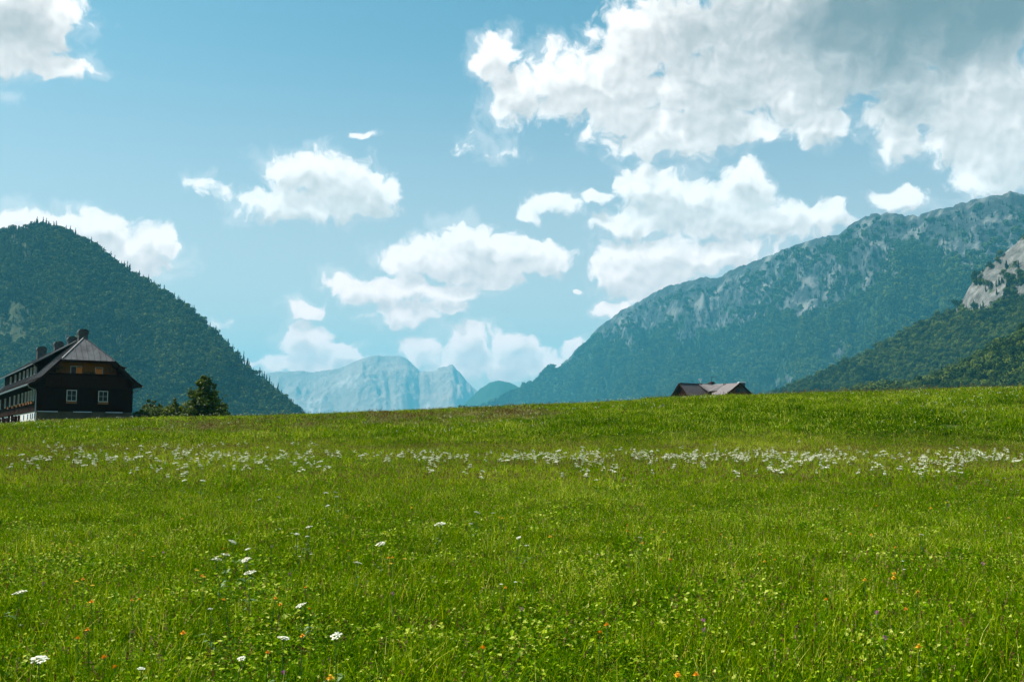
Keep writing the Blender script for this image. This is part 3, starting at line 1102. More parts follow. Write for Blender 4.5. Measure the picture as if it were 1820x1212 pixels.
HX, HY = P(64, 742, 100.0)[:2]
HZ = float(G(HX + 3, HY + 4))
ROT = math.radians(32)
house = empty('wooden_house', (HX, HY, HZ), ROT)
tag(house, 'long dark wooden house with grey metal half-hip roof and four chimneys', 'house')
ZE = EYE                          # heights below are measured from eye level and lowered to the house base


def hz(z):
    return z + EYE - HZ


W_, D_ = 8.84, 40.0
Z0, ZP, ZEV, ZH, ZR = hz(1.9), hz(3.22), hz(6.05), hz(8.3), hz(10.72)
MID = W_ / 2
# walls
b = MB()
b.box((0, 0, ZP), (W_, D_, ZEV + 0.35))
b.slab([(0.10, 0.02, ZEV + 0.35), (W_ - 0.10, 0.02, ZEV + 0.35), (W_ - 0.95, 0.02, hz(6.95)), (0.95, 0.02, hz(6.95))], (0, 1.4, 0))
for i in range(60):                                             # cover battens on the boards
    x = 0.07 + i * (W_ - 0.14) / 59
    b.box((x - 0.018, -0.022, ZP + 0.02), (x + 0.018, 0.0, ZEV - 0.5))
b.build('wall', M_wood, house)
b = MB()                                                        # gable boards either side of the recess
b.slab([(0.98, 0.03, hz(6.98)), (1.62, 0.03, hz(6.98)), (1.62, 0.03, hz(7.72))], (0, 0.12, 0))
b.build('gable_board', M_wood, house)
b = MB()
b.slab([(W_ - 0.98, 0.03, hz(6.98)), (W_ - 1.62, 0.03, hz(6.98)), (W_ - 1.62, 0.03, hz(7.72))], (0, 0.12, 0))
b.build('gable_board', M_wood, house)
b = MB()
b.box((0.03, 0.05, Z0 - 1.2), (W_ - 0.05, 0.4, ZP - 0.004))
b.build('plinth', M_conc, house)
b = MB()
b.box((0.06, 0.42, Z0 - 1.2), (W_ - 0.08, D_ - 0.1, ZP - 0.004))
b.build('base_wall', M_plaster, house)
for (y0) in (1.2, 2.6, 4.0, 6.0, 9.0, 12.5, 16.5, 21.0, 26.0):
    b = MB()
    b.box((0.03, y0, hz(2.55)), (0.058, y0 + 0.6, hz(3.05)))
    b.build('cellar_window', M_glass, house)
# pale ledges under the boards
for (x0, x1) in ((0.10, 1.9), (3.3, 5.0), (6.3, 7.9)):
    b = MB(); b.box((x0, -0.08, ZP - 0.07), (x1, 0.0, ZP - 0.008)); b.build('ledge', M_pale, house)
# balcony: honey-coloured back wall in the recess, parapet of boards
b = MB()
b.slab([(1.3, 1.05, hz(6.45)), (W_ - 1.3, 1.05, hz(6.45)), (W_ - 1.3, 1.05, hz(7.3)), (W_ - 2.05, 1.05, hz(8.08)), (2.05, 1.05, hz(8.08)), (1.3, 1.05, hz(7.3))], (0, 0.15, 0))
back = b.build('balcony_wall', M_warm, house)
b = MB()
for i in range(54):
    x0 = 0.62 + i * (W_ - 1.24) / 54
    b.box((x0 + 0.008, -0.20 - 0.01 * (i % 2), hz(5.62)), (x0 + (W_ - 1.24) / 54 - 0.004, -0.12, hz(6.66)))
b.box((0.5, -0.24, hz(6.66)), (W_ - 0.5, -0.10, hz(6.74)))
b.box((0.5, -0.18, hz(5.54)), (W_ - 0.5, 0.0, hz(5.61)))
b.build('balcony_parapet', M_para, house)


def win(parent, x0, x1, z0, z1, y, pane_cols=2, pane_rows=2, axis='x', fw=0.062, name='window'):
    """window facing -Y (axis x) or -X (axis y); frame with bars, pane as its part"""
    def bx(m, a0, a1, d0, d1, c0, c1):
        if axis == 'x': m.box((a0, d0, c0), (a1, d1, c1))
        else: m.box((d0, a0, c0), (d1, a1, c1))
    f = MB()
    bx(f, x0, x1, y - 0.06, y + 0.03, z0, z0 + fw)
    bx(f, x0, x1, y - 0.06, y + 0.03, z1 - fw, z1)
    bx(f, x0, x0 + fw, y - 0.06, y + 0.03, z0 + fw, z1 - fw)
    bx(f, x1 - fw, x1, y - 0.06, y + 0.03, z0 + fw, z1 - fw)
    for i in range(1, pane_cols):
        c = x0 + (x1 - x0) * i / pane_cols
        bx(f, c - 0.015, c + 0.015, y - 0.045, y + 0.02, z0 + fw, z1 - fw)
    for i in range(1, pane_rows):
        c = z0 + (z1 - z0) * i / pane_rows
        bx(f, x0 + fw, x1 - fw, y - 0.04, y + 0.02, c - 0.011, c + 0.011)
    o = f.build(name, M_white, parent)
    g = MB()
    bx(g, x0 + fw * 0.8, x1 - fw * 0.8, y - 0.012, y + 0.015, z0 + fw * 0.8, z1 - fw * 0.8)
    g.build('pane', M_glass, o)
    return o


win(house, 2.64, 3.56, hz(4.22), hz(5.30), 0.0)
win(house, 5.56, 6.46, hz(4.20), hz(5.28), 0.0)
# balcony windows with an orange shutter each
w1 = win(house, 3.05, 4.12, hz(6.75), hz(7.72), 1.05, 2, 1, name='balcony_window')
b = MB(); b.box((3.58, 0.90, hz(6.72)), (4.12, 0.97, hz(7.58))); b.build('shutter', M_orange, w1)
w2 = win(house, 5.35, 6.10, hz(6.75), hz(7.68), 1.05, 1, 1, name='balcony_window')
b = MB(); b.box((5.40, 0.90, hz(6.72)), (6.00, 0.97, hz(7.52))); b.build('shutter', M_orange, w2)

# side windows (the long wall running away)
side_y = [1.6, 3.4, 5.2, 7.4, 10.0, 13.0, 16.5, 20.5, 25.0, 30.0]
for y0 in side_y:
    win(house, y0, y0 + 0.95, hz(4.2), hz(5.35), 0.0, 2, 2, axis='y', fw=0.11)

# roof: bell-cast slopes cut by a half hip in front
YF = -0.65
LP = [(-0.85, hz(5.78)), (-0.30, hz(6.02)), (0.35, hz(6.55)), (2.0, ZH), (MID, ZR)]
RP = [(W_ + 0.70, hz(5.90)), (W_ + 0.25, hz(6.18)), (W_ - 0.35, hz(6.68)), (W_ - 2.0, ZH), (MID, ZR)]
b = MB()
TH = (0, 0, -0.17)
APX = (MID, 2.35, ZR)
for prof in (LP, RP):
    for i in range(3):
        (xa, za), (xb, zb) = prof[i], prof[i + 1]
        b.slab([(xa, YF, za), (xb, YF, zb), (xb, D_, zb), (xa, D_, za)], TH)
    b.slab([(prof[3][0], YF, ZH), APX, (MID, D_, ZR), (prof[3][0], D_, ZH)], TH)
    for k in range(int(D_ / 0.62)):                              # standing seams
        y = YF + 0.3 + k * 0.62
        for i in range(4):
            (xa, za), (xb, zb) = prof[i], prof[i + 1]
            if i == 3 and y < 2.4:
                t = (y - YF) / (2.35 - YF)
                xa2, za2 = xa, za
                xb, zb = xa + (xb - xa) * t, za + (zb - za) * t
            b.beam((xa, y, za + 0.012), (xb, y, zb + 0.012), 0.028, 0.04)
b.build('roof', M_metal, house)
b = MB()
b.slab([(2.0, YF - 0.12, ZH - 0.09), (W_ - 2.0, YF - 0.12, ZH - 0.09), (W_ - 2.0 + 0.02, YF, ZH + 0.01), (MID, 2.35, ZR + 0.012), (1.98, YF, ZH + 0.01)], (0, 0.10, -0.12))
for i in range(9):
    x = 2.25 + i * (W_ - 4.5) / 8
    t = 1 - abs(x - MID) / (MID - 2.0)
    b.beam((x, YF - 0.10, ZH - 0.05), (x, YF + (2.35 - YF) * t, ZH + (ZR - ZH) * t + 0.03), 0.035, 0.05)
b.beam((2.0, YF, ZH + 0.03), (MID, 2.35, ZR + 0.04), 0.10, 0.07)
b.beam((W_ - 2.0, YF, ZH + 0.03), (MID, 2.35, ZR + 0.04), 0.10, 0.07)
b.build('hip_roof', M_metal, house)
b = MB()                                                         # barge boards on the front verges
for prof in (LP, RP):
    for i in range(3):
        (xa, za), (xb, zb) = prof[i], prof[i + 1]
        b.beam((xa, YF - 0.03, za - 0.10), (xb, YF - 0.03, zb - 0.10), 0.06, 0.24)
b.beam((2.0, YF - 0.13, ZH - 0.20), (W_ - 2.0, YF - 0.13, ZH - 0.20), 0.05, 0.16)
b.build('barge_board', M_para, house)
b = MB()
b.box((0.2, YF, ZEV + 0.20), (W_ - 0.2, 0.0, ZEV + 0.22))
# gutters and downpipes
b = MB(); b.beam((-0.90, YF, hz(5.72)), (-0.90, D_, hz(5.72)), 0.13, 0.11); b.build('gutter', M_zinc, house)
b = MB(); b.beam((W_ + 0.76, YF, hz(5.86)), (W_ + 0.76, D_, hz(5.86)), 0.14, 0.12); b.build('gutter', M_zinc, house)
b = MB(); b.tube([(-0.88, -0.45, hz(5.68)), (-0.80, -0.35, hz(5.45)), (-0.16, -0.10, hz(5.22)), (-0.10, -0.08, hz(4.9)), (-0.10, -0.08, hz(2.3))], 0.055, 8)
b.build('downpipe', M_zinc, house)
b = MB(); b.tube([(W_ + 0.76, -0.3, hz(5.80)), (W_ + 0.70, -0.2, hz(5.62)), (W_ + 0.10, 0.2, hz(5.30)), (W_ + 0.07, 0.2, hz(5.0))], 0.055, 8)
b.build('downpipe', M_zinc, house)

# long shed dormer on the left slope
DX, DY0, DY1 = 1.15, 9.2, 38.0
b = MB()
zlow, zwin, zeav = hz(6.9), hz(7.3), hz(8.55)
b.box((DX, DY0, zlow), (DX + 0.15, DY1, zeav))
b.slab([(DX + 0.02, DY0 + 0.02, hz(7.0)), (DX + 0.02, DY0 + 0.02, zeav), (4.05, DY0 + 0.02, hz(10.25))], (0, 0.12, 0))
dm = b.build('dormer', M_wood, house)
b = MB()
b.slab([(DX - 0.55, DY0 - 0.4, hz(8.42)), (MID + 0.02, 5.2, ZR + 0.10), (MID + 0.02, DY1 + 0.3, ZR + 0.10), (DX - 0.55, DY1 + 0.3, hz(8.42))], (0, 0, -0.13))
for k in range(44):
    y = DY0 + 0.2 + k * 0.65
    b.beam((DX - 0.55, y, hz(8.44)), (MID, y, ZR + 0.12), 0.028, 0.04)
b.build('dormer_roof', M_metal, dm)
for y0 in (10.6, 13.2, 16.0, 19.0, 22.5, 26.5, 31.0):
    win(dm, y0, y0 + 1.1, hz(7.35), hz(8.25), DX, 2, 1, axis='y', fw=0.12)
b = MB(); b.tube([(DX - 0.5, DY0 - 0.1, hz(8.38)), (DX - 0.12, DY0 - 0.06, hz(8.0)), (DX - 0.08, DY0 - 0.05, hz(7.1))], 0.05, 8)
b.build('downpipe', M_zinc, dm)
# small dormer peeping out of the right slope
b = MB(); b.box((W_ - 1.15, 2.0, hz(7.0)), (W_ - 0.45, 4.4, hz(7.78)))
d2 = b.build('dormer', M_wood, house)
b = MB(); b.slab([(W_ - 0.30, 1.8, hz(7.76)), (W_ - 0.30, 4.6, hz(7.76)), (W_ - 1.75, 4.6, hz(8.12)), (W_ - 1.75, 1.8, hz(8.12))], (0, 0, 0.09)); b.build('dormer_roof', M_dkmetal, d2)

# chimneys with curved sheet caps
for (yc, w, zt, lbl) in ((3.15, 0.86, 11.62, None), (9.4, 0.86, 11.42, None), (18.4, 0.88, 11.66, None), (31.5, 1.02, 12.1, None)):
    b = MB()
    b.box((MID - w / 2, yc - w / 2, hz(9.6)), (MID + w / 2, yc + w / 2, hz(zt) - 0.42))
    b.box((MID - w / 2 - 0.05, yc - w / 2 - 0.05, hz(zt) - 0.50), (MID + w / 2 + 0.05, yc + w / 2 + 0.05, hz(zt) - 0.38))
    ch = b.build('chimney', varied('chimney_render', (0.045, 0.045, 0.045), (0.095, 0.093, 0.09), 3, 0.9, 0.1), house)
    c = MB()
    n = 9
    prev = None
    for i in range(n):
        a = PI * i / (n - 1)
        p = (MID - (w / 2 + 0.08) * math.cos(a), hz(zt) - 0.30 + 0.32 * math.sin(a))
        if prev:
            c.slab([(prev[0], yc - w / 2 - 0.08, prev[1]), (p[0], yc - w / 2 - 0.08, p[1]), (p[0], yc + w / 2 + 0.08, p[1]), (prev[0], yc + w / 2 + 0.08, prev[1])], (0, 0, -0.03))
        prev = p
    for sx_ in (-1, 1):
        for sy in (-1, 1):
            c.box((MID + sx_ * w / 2 - 0.05, yc + sy * (w / 2 - 0.05) - 0.04, hz(zt) - 0.38), (MID + sx_ * w / 2 + 0.05, yc + sy * (w / 2 - 0.05) + 0.04, hz(zt) - 0.27))
    c.box((MID - w / 2 + 0.1, yc - w / 2 + 0.1, hz(zt) - 0.38), (MID + w / 2 - 0.1, yc + w / 2 - 0.1, hz(zt) - 0.12))
    c.build('chimney_cap', M_dkmetal, ch)
b = MB(); b.tube([(MID + 0.42, 2.9, hz(10.3)), (MID + 0.42, 2.9, hz(11.55))], 0.05, 8); b.build('vent_pipe', M_dkmetal, house)
b = MB()
b.tube([(MID, 12.0, hz(10.6)), (MID, 12.0, hz(13.1))], 0.03, 6)
b.beam((MID - 0.6, 12.0, hz(13.0)), (MID + 0.6, 12.3, hz(13.0)), 0.03, 0.03)
for k in range(6):
    b.beam((MID - 0.55 + k * 0.2, 11.6, hz(13.02)), (MID - 0.55 + k * 0.2, 12.5, hz(13.02)), 0.02, 0.02)
b.box((MID - 0.25, 11.9, hz(11.55)), (MID + 0.05, 12.1, hz(11.85)))
b.build('antenna', M_zinc, house)

# flower boxes and balcony plants hang on the house and are things of their own
M_flw_or = foliage('orange_blossoms', [(0.0, (0.03, 0.08, 0.01)), (0.45, (0.06, 0.12, 0.015)), (0.5, (0.42, 0.10, 0.02)), (1.0, (0.55, 0.22, 0.05))], 0.2, 0.6, 0.2, inst=0.0)
M_flw_gr = foliage('planter_leaves', [(0.0, (0.012, 0.03, 0.006)), (1.0, (0.04, 0.075, 0.012))], 0.2, 0.6, 0.2, inst=0.0)


def hw(x, y, z):
    return house.matrix_basis @ Vector((x, y, z)) if False else Matrix.Translation((HX, HY, HZ)) @ Matrix.Rotation(ROT, 4, 'Z') @ Vector((x, y, z))


def flower_box(x, y, z, L, along, label, plants, fm, pm=None, hgt=0.18, group=None):
    e = empty('flower_box', hw(x, y, z), ROT + (0 if along == 'x' else -PI / 2))
    tag(e, label, 'flower box', group)
    b = MB(); b.box((-L / 2, -0.22, 0.0), (L / 2, -0.02, 0.17)); b.build('box', M_box, e)
    V, Fc, T, M = [], [], [], []
    for k in range(plants):
        c = (random.uniform(-L / 2, L / 2), random.uniform(-0.27, -0.04), 0.16 + random.random() * hgt)
        leaf(V, Fc, T, M, c, (random.gauss(0, .6), random.gauss(-.5, .6), random.gauss(.4, .6)), random.uniform(0.05, 0.10), random.random(), 0, 0.8)
    o = link_mesh('flowers', V, Fc, fm, e)
    tone_attr(o, T)
    return e


flower_box(3.10, -0.02, hz(3.98), 0.95, 'x', 'flower box under the left window of the dark wooden gable', 60, M_flw_or, hgt=0.06)
flower_box(6.01, -0.02, hz(3.96), 0.95, 'x', 'flower box under the right window of the dark wooden gable', 60, M_flw_or, hgt=0.06)
for y0 in side_y[:8]:
    flower_box(-0.02, y0 + 0.48, hz(3.98), 0.95, 'y', 'flower box under a window of the long side wall of the wooden house', 60, M_flw_or, hgt=0.10, group='flower boxes along the side wall')
flower_box(4.55, 0.55, hz(6.70), 0.7, 'x', 'dark leafy planter on the balcony right of the open orange shutter', 120, M_flw_gr, hgt=0.32)
flower_box(5.05, 0.55, hz(6.70), 0.5, 'x', 'dark leafy planter on the balcony just left of the closed orange shutter', 90, M_flw_gr, hgt=0.28)


def hanging_basket(x, z, label):
    e = empty('hanging_basket', hw(x, 0.6, z), ROT)
    tag(e, label, 'hanging basket')
    V, Fc, T, M = [], [], [], []
    for k in range(130):
        d = Vector((random.gauss(0, .26), random.gauss(0, .16), random.gauss(0, .15)))
        leaf(V, Fc, T, M, d, (random.gauss(0, 1), random.gauss(-.5, 1), random.gauss(.3, 1)), random.uniform(0.06, 0.11), random.random(), 0, 0.8)
    o = link_mesh('leaves', V, Fc, M_flw_gr, e); tone_attr(o, T)
    b = MB()
    n = 10
    for i in range(n):
        a0_, a1_ = 2 * PI * i / n, 2 * PI * (i + 1) / n
        b.add([(0.17 * math.cos(a0_), 0.17 * math.sin(a0_), 0.0), (0.17 * math.cos(a1_), 0.17 * math.sin(a1_), 0.0), (0.10 * math.cos(a1_), 0.10 * math.sin(a1_), -0.18), (0.10 * math.cos(a0_), 0.10 * math.sin(a0_), -0.18)], [(0, 1, 2, 3)])
    for a0_ in (0, 2.1, 4.2):
        b.tube([(0.16 * math.cos(a0_), 0.16 * math.sin(a0_), 0), (0, 0, 0.55)], 0.008, 4)
    b.build('basket', M_box, e)


hanging_basket(6.75, hz(7.45), 'dark hanging plant under the roof at the right end of the balcony')
hanging_basket(1.95, hz(7.5), 'dark hanging plant under the roof at the left end of the balcony')

# low fence of dark posts before the white base wall
b = MB()
for i in range(14):
    q = Vector((-1.5 + random.uniform(-.05, .05), -0.2 + i * 1.9, 0))
    zt = hz(2.95) if i in (3, 4, 7) else hz(2.75)
    b.box((q.x - 0.10, q.y - 0.10, hz(1.2)), (q.x + 0.10, q.y + 0.10, zt))
for zz in (2.25, 2.55):
    b.box((-1.54, -0.2, hz(zz)), (-1.46, 24.6, hz(zz) + 0.07))
fe = b.build('post_fence', M_wood)
fe.location = (HX, HY, HZ); fe.rotation_euler = (0, 0, ROT)
tag(fe, 'low dark post fence before the white base wall of the wooden house', 'fence')

# ------------------------------------------------------------------ farmhouse behind the bank on the right
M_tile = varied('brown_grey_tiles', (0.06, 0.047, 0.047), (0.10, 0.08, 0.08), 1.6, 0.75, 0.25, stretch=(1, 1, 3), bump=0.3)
M_tile2 = varied('lit_grey_tiles', (0.125, 0.105, 0.105), (0.19, 0.165, 0.165), 1.6, 0.7, 0.25, stretch=(1, 1, 3), bump=0.3)  # paler copy of the tiles: sunlight on wing and shed put into the colour
M_timber = varied('brown_timber', (0.055, 0.026, 0.010), (0.12, 0.055, 0.020), 2.0, 0.8, 0.15, stretch=(6, 6, 0.5), bump=0.4)
M_snow = varied('white_cowl', (0.72, 0.72, 0.74), (0.82, 0.82, 0.84), 3, 0.5, 0.3)
FD = 200.0
_o = P(1180 + 0.1099 * 270, 640 + 0.1099 * 375, FD)
FZ = float(G(_o[0], _o[1]))
farm = empty('farmhouse', (_o[0], _o[1], FZ))
tag(farm, 'brown tiled farmhouse with a timber gable half hidden behind the grassy bank', 'house')


def zp(zx, zy, d):
    q = P(1180 + 0.1099 * zx, 640 + 0.1099 * zy, d)
    return Vector((q[0] - _o[0], q[1] - _o[1], q[2] - FZ))


th = math.radians(30)
rd = Vector((math.cos(th), math.sin(th), 0))        # along the main ridge
fr = Vector((math.sin(th), -math.cos(th), 0))       # towards the front
A0 = Vector((0, 0, _o[2] - FZ))
LEN = 15.2
A1 = A0 + rd * LEN
EAV = 3.6                                            # roof run to the eaves
drop = Vector((0, 0, -EAV * 0.98))
b = MB()
TH = (0, 0, -0.2)
b.slab([A0 - rd * 0.4, A0 - rd * 0.4 + fr * EAV + drop, A1 + rd * 0.4 + fr * EAV + drop, A1 + rd * 0.4], TH)
b.slab([A0 - rd * 0.4, A0 - rd * 0.4 - fr * EAV + drop, A1 + rd * 0.4 - fr * EAV + drop, A1 + rd * 0.4], TH)
for sgn in (1, -1):                                   # verge boards
    for E in (A0 - rd * 0.43, A1 + rd * 0.43):
        b.beam(E + Vector((0, 0, -0.10)), E + fr * (sgn * EAV) + drop + Vector((0, 0, -0.10)), 0.08, 0.26, 1)
b.beam(A0 - rd * 0.4 + Vector((0, 0, 0.04)), A1 + rd * 0.4 + Vector((0, 0, 0.04)), 0.25, 0.12)
b.build('roof', [M_tile, M_para], farm)
zb = -0.6
b = MB()
hw_ = EAV - 0.6
for E, s_ in ((A0, 1), (A1, -1)):
    top = E + Vector((0, 0, -0.25))
    l_ = E + fr * hw_ + Vector((0, 0, -hw_ * 0.98 - 0.25)); r_ = E - fr * hw_ + Vector((0, 0, -hw_ * 0.98 - 0.25))
    b.slab([top, l_, Vector((l_.x, l_.y, zb)), Vector((r_.x, r_.y, zb)), r_], rd * (0.25 * s_))
for s_ in (1, -1):
    p0 = A0 + fr * (hw_ * s_) + rd * 0.26; p1 = A1 + fr * (hw_ * s_) - rd * 0.26
    zt = A0.z - hw_ * 0.98 - 0.28
    b.slab([Vector((p0.x, p0.y, zb)), Vector((p1.x, p1.y, zb)), Vector((p1.x, p1.y, zt)), Vector((p0.x, p0.y, zt))], fr * (-0.25 * s_))
b.build('wall', M_wood, farm)
# front wing with the timber gable
C0 = A0 + rd * 7.6                                    # where its ridge leaves the main ridge
WL = 7.6
C1 = C0 + fr * WL + Vector((0, 0, -0.12))
sl = 0.64
b = MB()
runL, runR = 4.3, 3.4
LD = -rd * runL + Vector((0, 0, -runL * sl)); RD = rd * runR + Vector((0, 0, -runR * sl * 1.02))
b.slab([C0 + Vector((0, 0, 0.03)), C1 + fr * 0.6, C1 + fr * 0.6 + LD, C0 + fr * 5.2 + LD], TH)
b.slab([C0 + Vector((0, 0, 0.03)), C1 + fr * 0.6, C1 + fr * 0.6 + RD, C0 + fr * 1.0 + RD], TH)
E = C1 + fr * 0.63
b.beam(E + Vector((0, 0, -0.1)), E + LD + Vector((0, 0, -0.1)), 0.08, 0.28, 1)
b.beam(E + Vector((0, 0, -0.1)), E + RD + Vector((0, 0, -0.1)), 0.08, 0.28, 1)
b.build('wing_roof', [M_tile2, M_para], farm)
b = MB()
hL, hR = runL - 0.7, runR - 0.5
top = C1 + Vector((0, 0, -0.24))
l_ = C1 - rd * hL + Vector((0, 0, -hL * sl - 0.24)); r_ = C1 + rd * hR + Vector((0, 0, -hR * sl - 0.24))
b.slab([top, l_, Vector((l_.x, l_.y, zb)), Vector((r_.x, r_.y, zb)), r_], -fr * 0.25)
p0 = l_ - fr * 0.26; p1 = C0 - rd * hL + fr * 3.4
b.slab([Vector((p0.x, p0.y, zb)), Vector((p1.x, p1.y, zb)), Vector((p1.x, p1.y, l_.z - 0.05)), Vector((p0.x, p0.y, l_.z - 0.05))], rd * 0.25)
p0 = r_ - fr * 0.26; p1 = C0 + rd * hR + fr * 3.4
b.slab([Vector((p0.x, p0.y, zb)), Vector((p1.x, p1.y, zb)), Vector((p1.x, p1.y, r_.z - 0.05)), Vector((p0.x, p0.y, r_.z - 0.05))], -rd * 0.25)
b.build('wing_wall', M_timber, farm)
gw = MB()
g0 = C1 - rd * 0.45 + Vector((0, 0, -1.75)) + fr * 0.05
gw.slab([g0, g0 + rd * 0.9, g0 + rd * 0.9 + Vector((0, 0, 0.85)), g0 + Vector((0, 0, 0.85))], -fr * 0.12)
gw.build('gable_window', M_glass, farm)
# broad shed roof between the wing and the main roof
s0 = C0 - rd * 3.2 + Vector((0, 0, 0.10)); s1 = C0 - rd * 0.1 + Vector((0, 0, 0.12))
e0 = C0 - rd * 3.4 + fr * 3.3 + Vector((0, 0, -1.55)); e1 = C0 - rd * 0.2 + fr * 4.6 + Vector((0, 0, -0.9)) - rd * 1.6
e1.z = e0.z + 0.12
b = MB()
b.slab([s0, s1, C0 + fr * 4.0 - rd * 0.4 + Vector((0, 0, -0.2)), e1, e0], TH)
b.beam(e0 + Vector((0, 0, -0.13)), e1 + Vector((0, 0, -0.13)), 0.1, 0.26, 1)
b.build('shed_roof', [M_tile2, M_para], farm)
b = MB()
q0, q1 = e0 - fr * 0.7 + rd * 0.3, e1 - fr * 0.7 - rd * 0.1
b.slab([Vector((q0.x, q0.y, zb)), Vector((q1.x, q1.y, zb)), Vector((q1.x, q1.y, e1.z - 0.12)), Vector((q0.x, q0.y, e0.z - 0.12))], -fr * 0.25)
b.build('shed_wall', M_timber, farm)
# chimney with a white cowl, dormer, roof vents, antenna, dish
q = C1 + rd * 1.2 - fr * 0.3
b = MB(); b.box((q.x - 0.62, q.y - 0.5, C1.z - 1.6), (q.x + 0.62, q.y + 0.5, C1.z + 0.02))
ch = b.build('chimney', M_dkmetal, farm)
b = MB()
b.slab([(q.x - 0.78, q.y - 0.6, C1.z + 0.10), (q.x + 0.82, q.y - 0.6, C1.z + 0.10), (q.x + 0.55, q.y - 0.6, C1.z + 0.32), (q.x - 0.45, q.y - 0.6, C1.z + 0.30)], (0, 1.2, 0))
for s_ in (-0.5, 0.5):
    b.box((q.x + s_ - 0.06, q.y - 0.4, C1.z + 0.02), (q.x + s_ + 0.06, q.y + 0.4, C1.z + 0.10))
b.build('chimney_cap', M_snow, ch)
q = C0 - rd * 0.4 + fr * 0.2 + Vector((0, 0, 0.12))
b = MB()
b.slab([q - rd * 0.7, q + rd * 0.7, q + Vector((0, 0, 0.38))], fr * 0.9)
b.build('dormer', M_para, farm)
for q in (C0 - rd * 3.0 + fr * 0.35 + Vector((0, 0, 0.0)), C0 + fr * 4.3 - rd * 0.35 + Vector((0, 0, -0.2))):
    b = MB(); b.tube([q + Vector((-0.12, 0, -0.3)), q + Vector((-0.12, 0, 0.22))], 0.09, 8); b.tube([q + Vector((0.14, 0, -0.3)), q + Vector((0.14, 0, 0.18))], 0.09, 8)
    b.build('roof_vent', M_dkmetal, farm)
q = C0 + rd * 0.35 - fr * 0.3
b = MB()
b.tube([q + Vector((0, 0, -0.4)), q + Vector((0, 0, 1.55))], 0.035, 6)
b.beam(q + Vector((-0.1, 0, 1.45)), q + Vector((0.95, 0.1, 1.5)), 0.05, 0.05)
for k in range(5):
    b.beam(q + Vector((0.1 + k * 0.18, -0.3, 1.48)), q + Vector((0.1 + k * 0.18, 0.35, 1.48)), 0.035, 0.035)
b.box((q.x - 0.14, q.y - 0.14, q.z + 0.1), (q.x + 0.14, q.y + 0.14, q.z + 0.36))
b.build('antenna', M_dkmetal, farm)
q = C0 - rd * 2.6
b = MB()
b.tube([q + Vector((0, 0, -0.3)), q + Vector((0, 0, 0.95))], 0.03, 6)
n = 12
vs = [q + Vector((0, -0.02, 0.9))]
for i in range(n):
    a = 2 * PI * i / n
    vs.append(q + Vector((-0.12 + 0.42 * math.cos(a), -0.14, 0.88 + 0.24 * math.sin(a))))
b.add(vs, [(0, 1 + i, 1 + (i + 1) % n) for i in range(n)])
b.build('satellite_dish', M_snow, farm)

# ------------------------------------------------------------------ trees and shrubs beside the wooden house
M_leafA = foliage('dark_tree_leaves', [(0.0, (0.016, 0.040, 0.002)), (0.5, (0.055, 0.095, 0.004)), (1.0, (0.16, 0.19, 0.01))], 0.3, 0.5, 0.2, inst=0.0)
M_leafB = foliage('shrub_leaves', [(0.0, (0.03, 0.06, 0.006)), (0.5, (0.065, 0.11, 0.01)), (1.0, (0.12, 0.17, 0.018))], 0.3, 0.5, 0.2, inst=0.0)


def leafy(name, label, cat, px, py_base, d, lobes, n, lsize, mt, trunk_h, group=None, sparse=1.0):
    """tree: tapered trunk with limbs, crown of leaf clusters; lobes = (dx, z, rx, rz) in metres about the base"""
    bx_ = P(px, py_base, d)
    z0 = float(G(bx_[0], bx_[1]))
    e = empty(name, (bx_[0], bx_[1], z0))
    tag(e, label, cat, group)
    e.scale = (1.22, 1.22, 1.30)
    tb = MB()
    tops = max(l[1] for l in lobes)
    tb.tube([(0, 0, -0.3), (0.05, 0, trunk_h * 0.5), (0.02, 0.03, trunk_h), (0, 0, tops * 0.85)], [0.16, 0.13, 0.10, 0.02], 7)
    V, Fc, T, M = [], [], [], []
    tot = sum(l[2] * l[3] for l in lobes)
    for (dx, z, rx, rz) in lobes:
        tb.tube([(0.02, 0, min(trunk_h, z) * 0.75), (dx * 0.5, 0, (trunk_h + z) * 0.5), (dx, 0.0, z)], [0.07, 0.05, 0.015], 5)
        m_ = int(n * rx * rz / tot)
        nc = max(5, int(m_ / 45))
        cl_ = []
        for k in range(nc):
            v = Vector((random.gauss(0, 1), random.gauss(0, 1), random.gauss(0, 1))).normalized() * random.uniform(0.45, 1.05)
            cl_.append((Vector((dx + v.x * rx, v.y * rx, z + v.z * rz)), random.uniform(0.16, 0.34) * (rx + rz) / 2 * 1.1, random.uniform(0.2, 0.85)))
        for k in range(m_):
            c, r, tn = random.choice(cl_)
            v = Vector((random.gauss(0, 1), random.gauss(0, 1), random.gauss(0, 0.8))) * r * 0.62
            q = c + v
            if q.z < 0.05: continue
            leaf(V, Fc, T, M, q, v.normalized() + Vector((random.gauss(0, .5), random.gauss(0, .5), 0.4 + random.gauss(0, .5))), lsize * random.uniform(0.6, 1.4), min(1, max(0, tn + random.gauss(0, 0.14))), 0, 0.75)
    tb.build('trunk', M_bark, e)
    o = link_mesh('crown', V, Fc, mt, e)
    tone_attr(o, T)
    return e


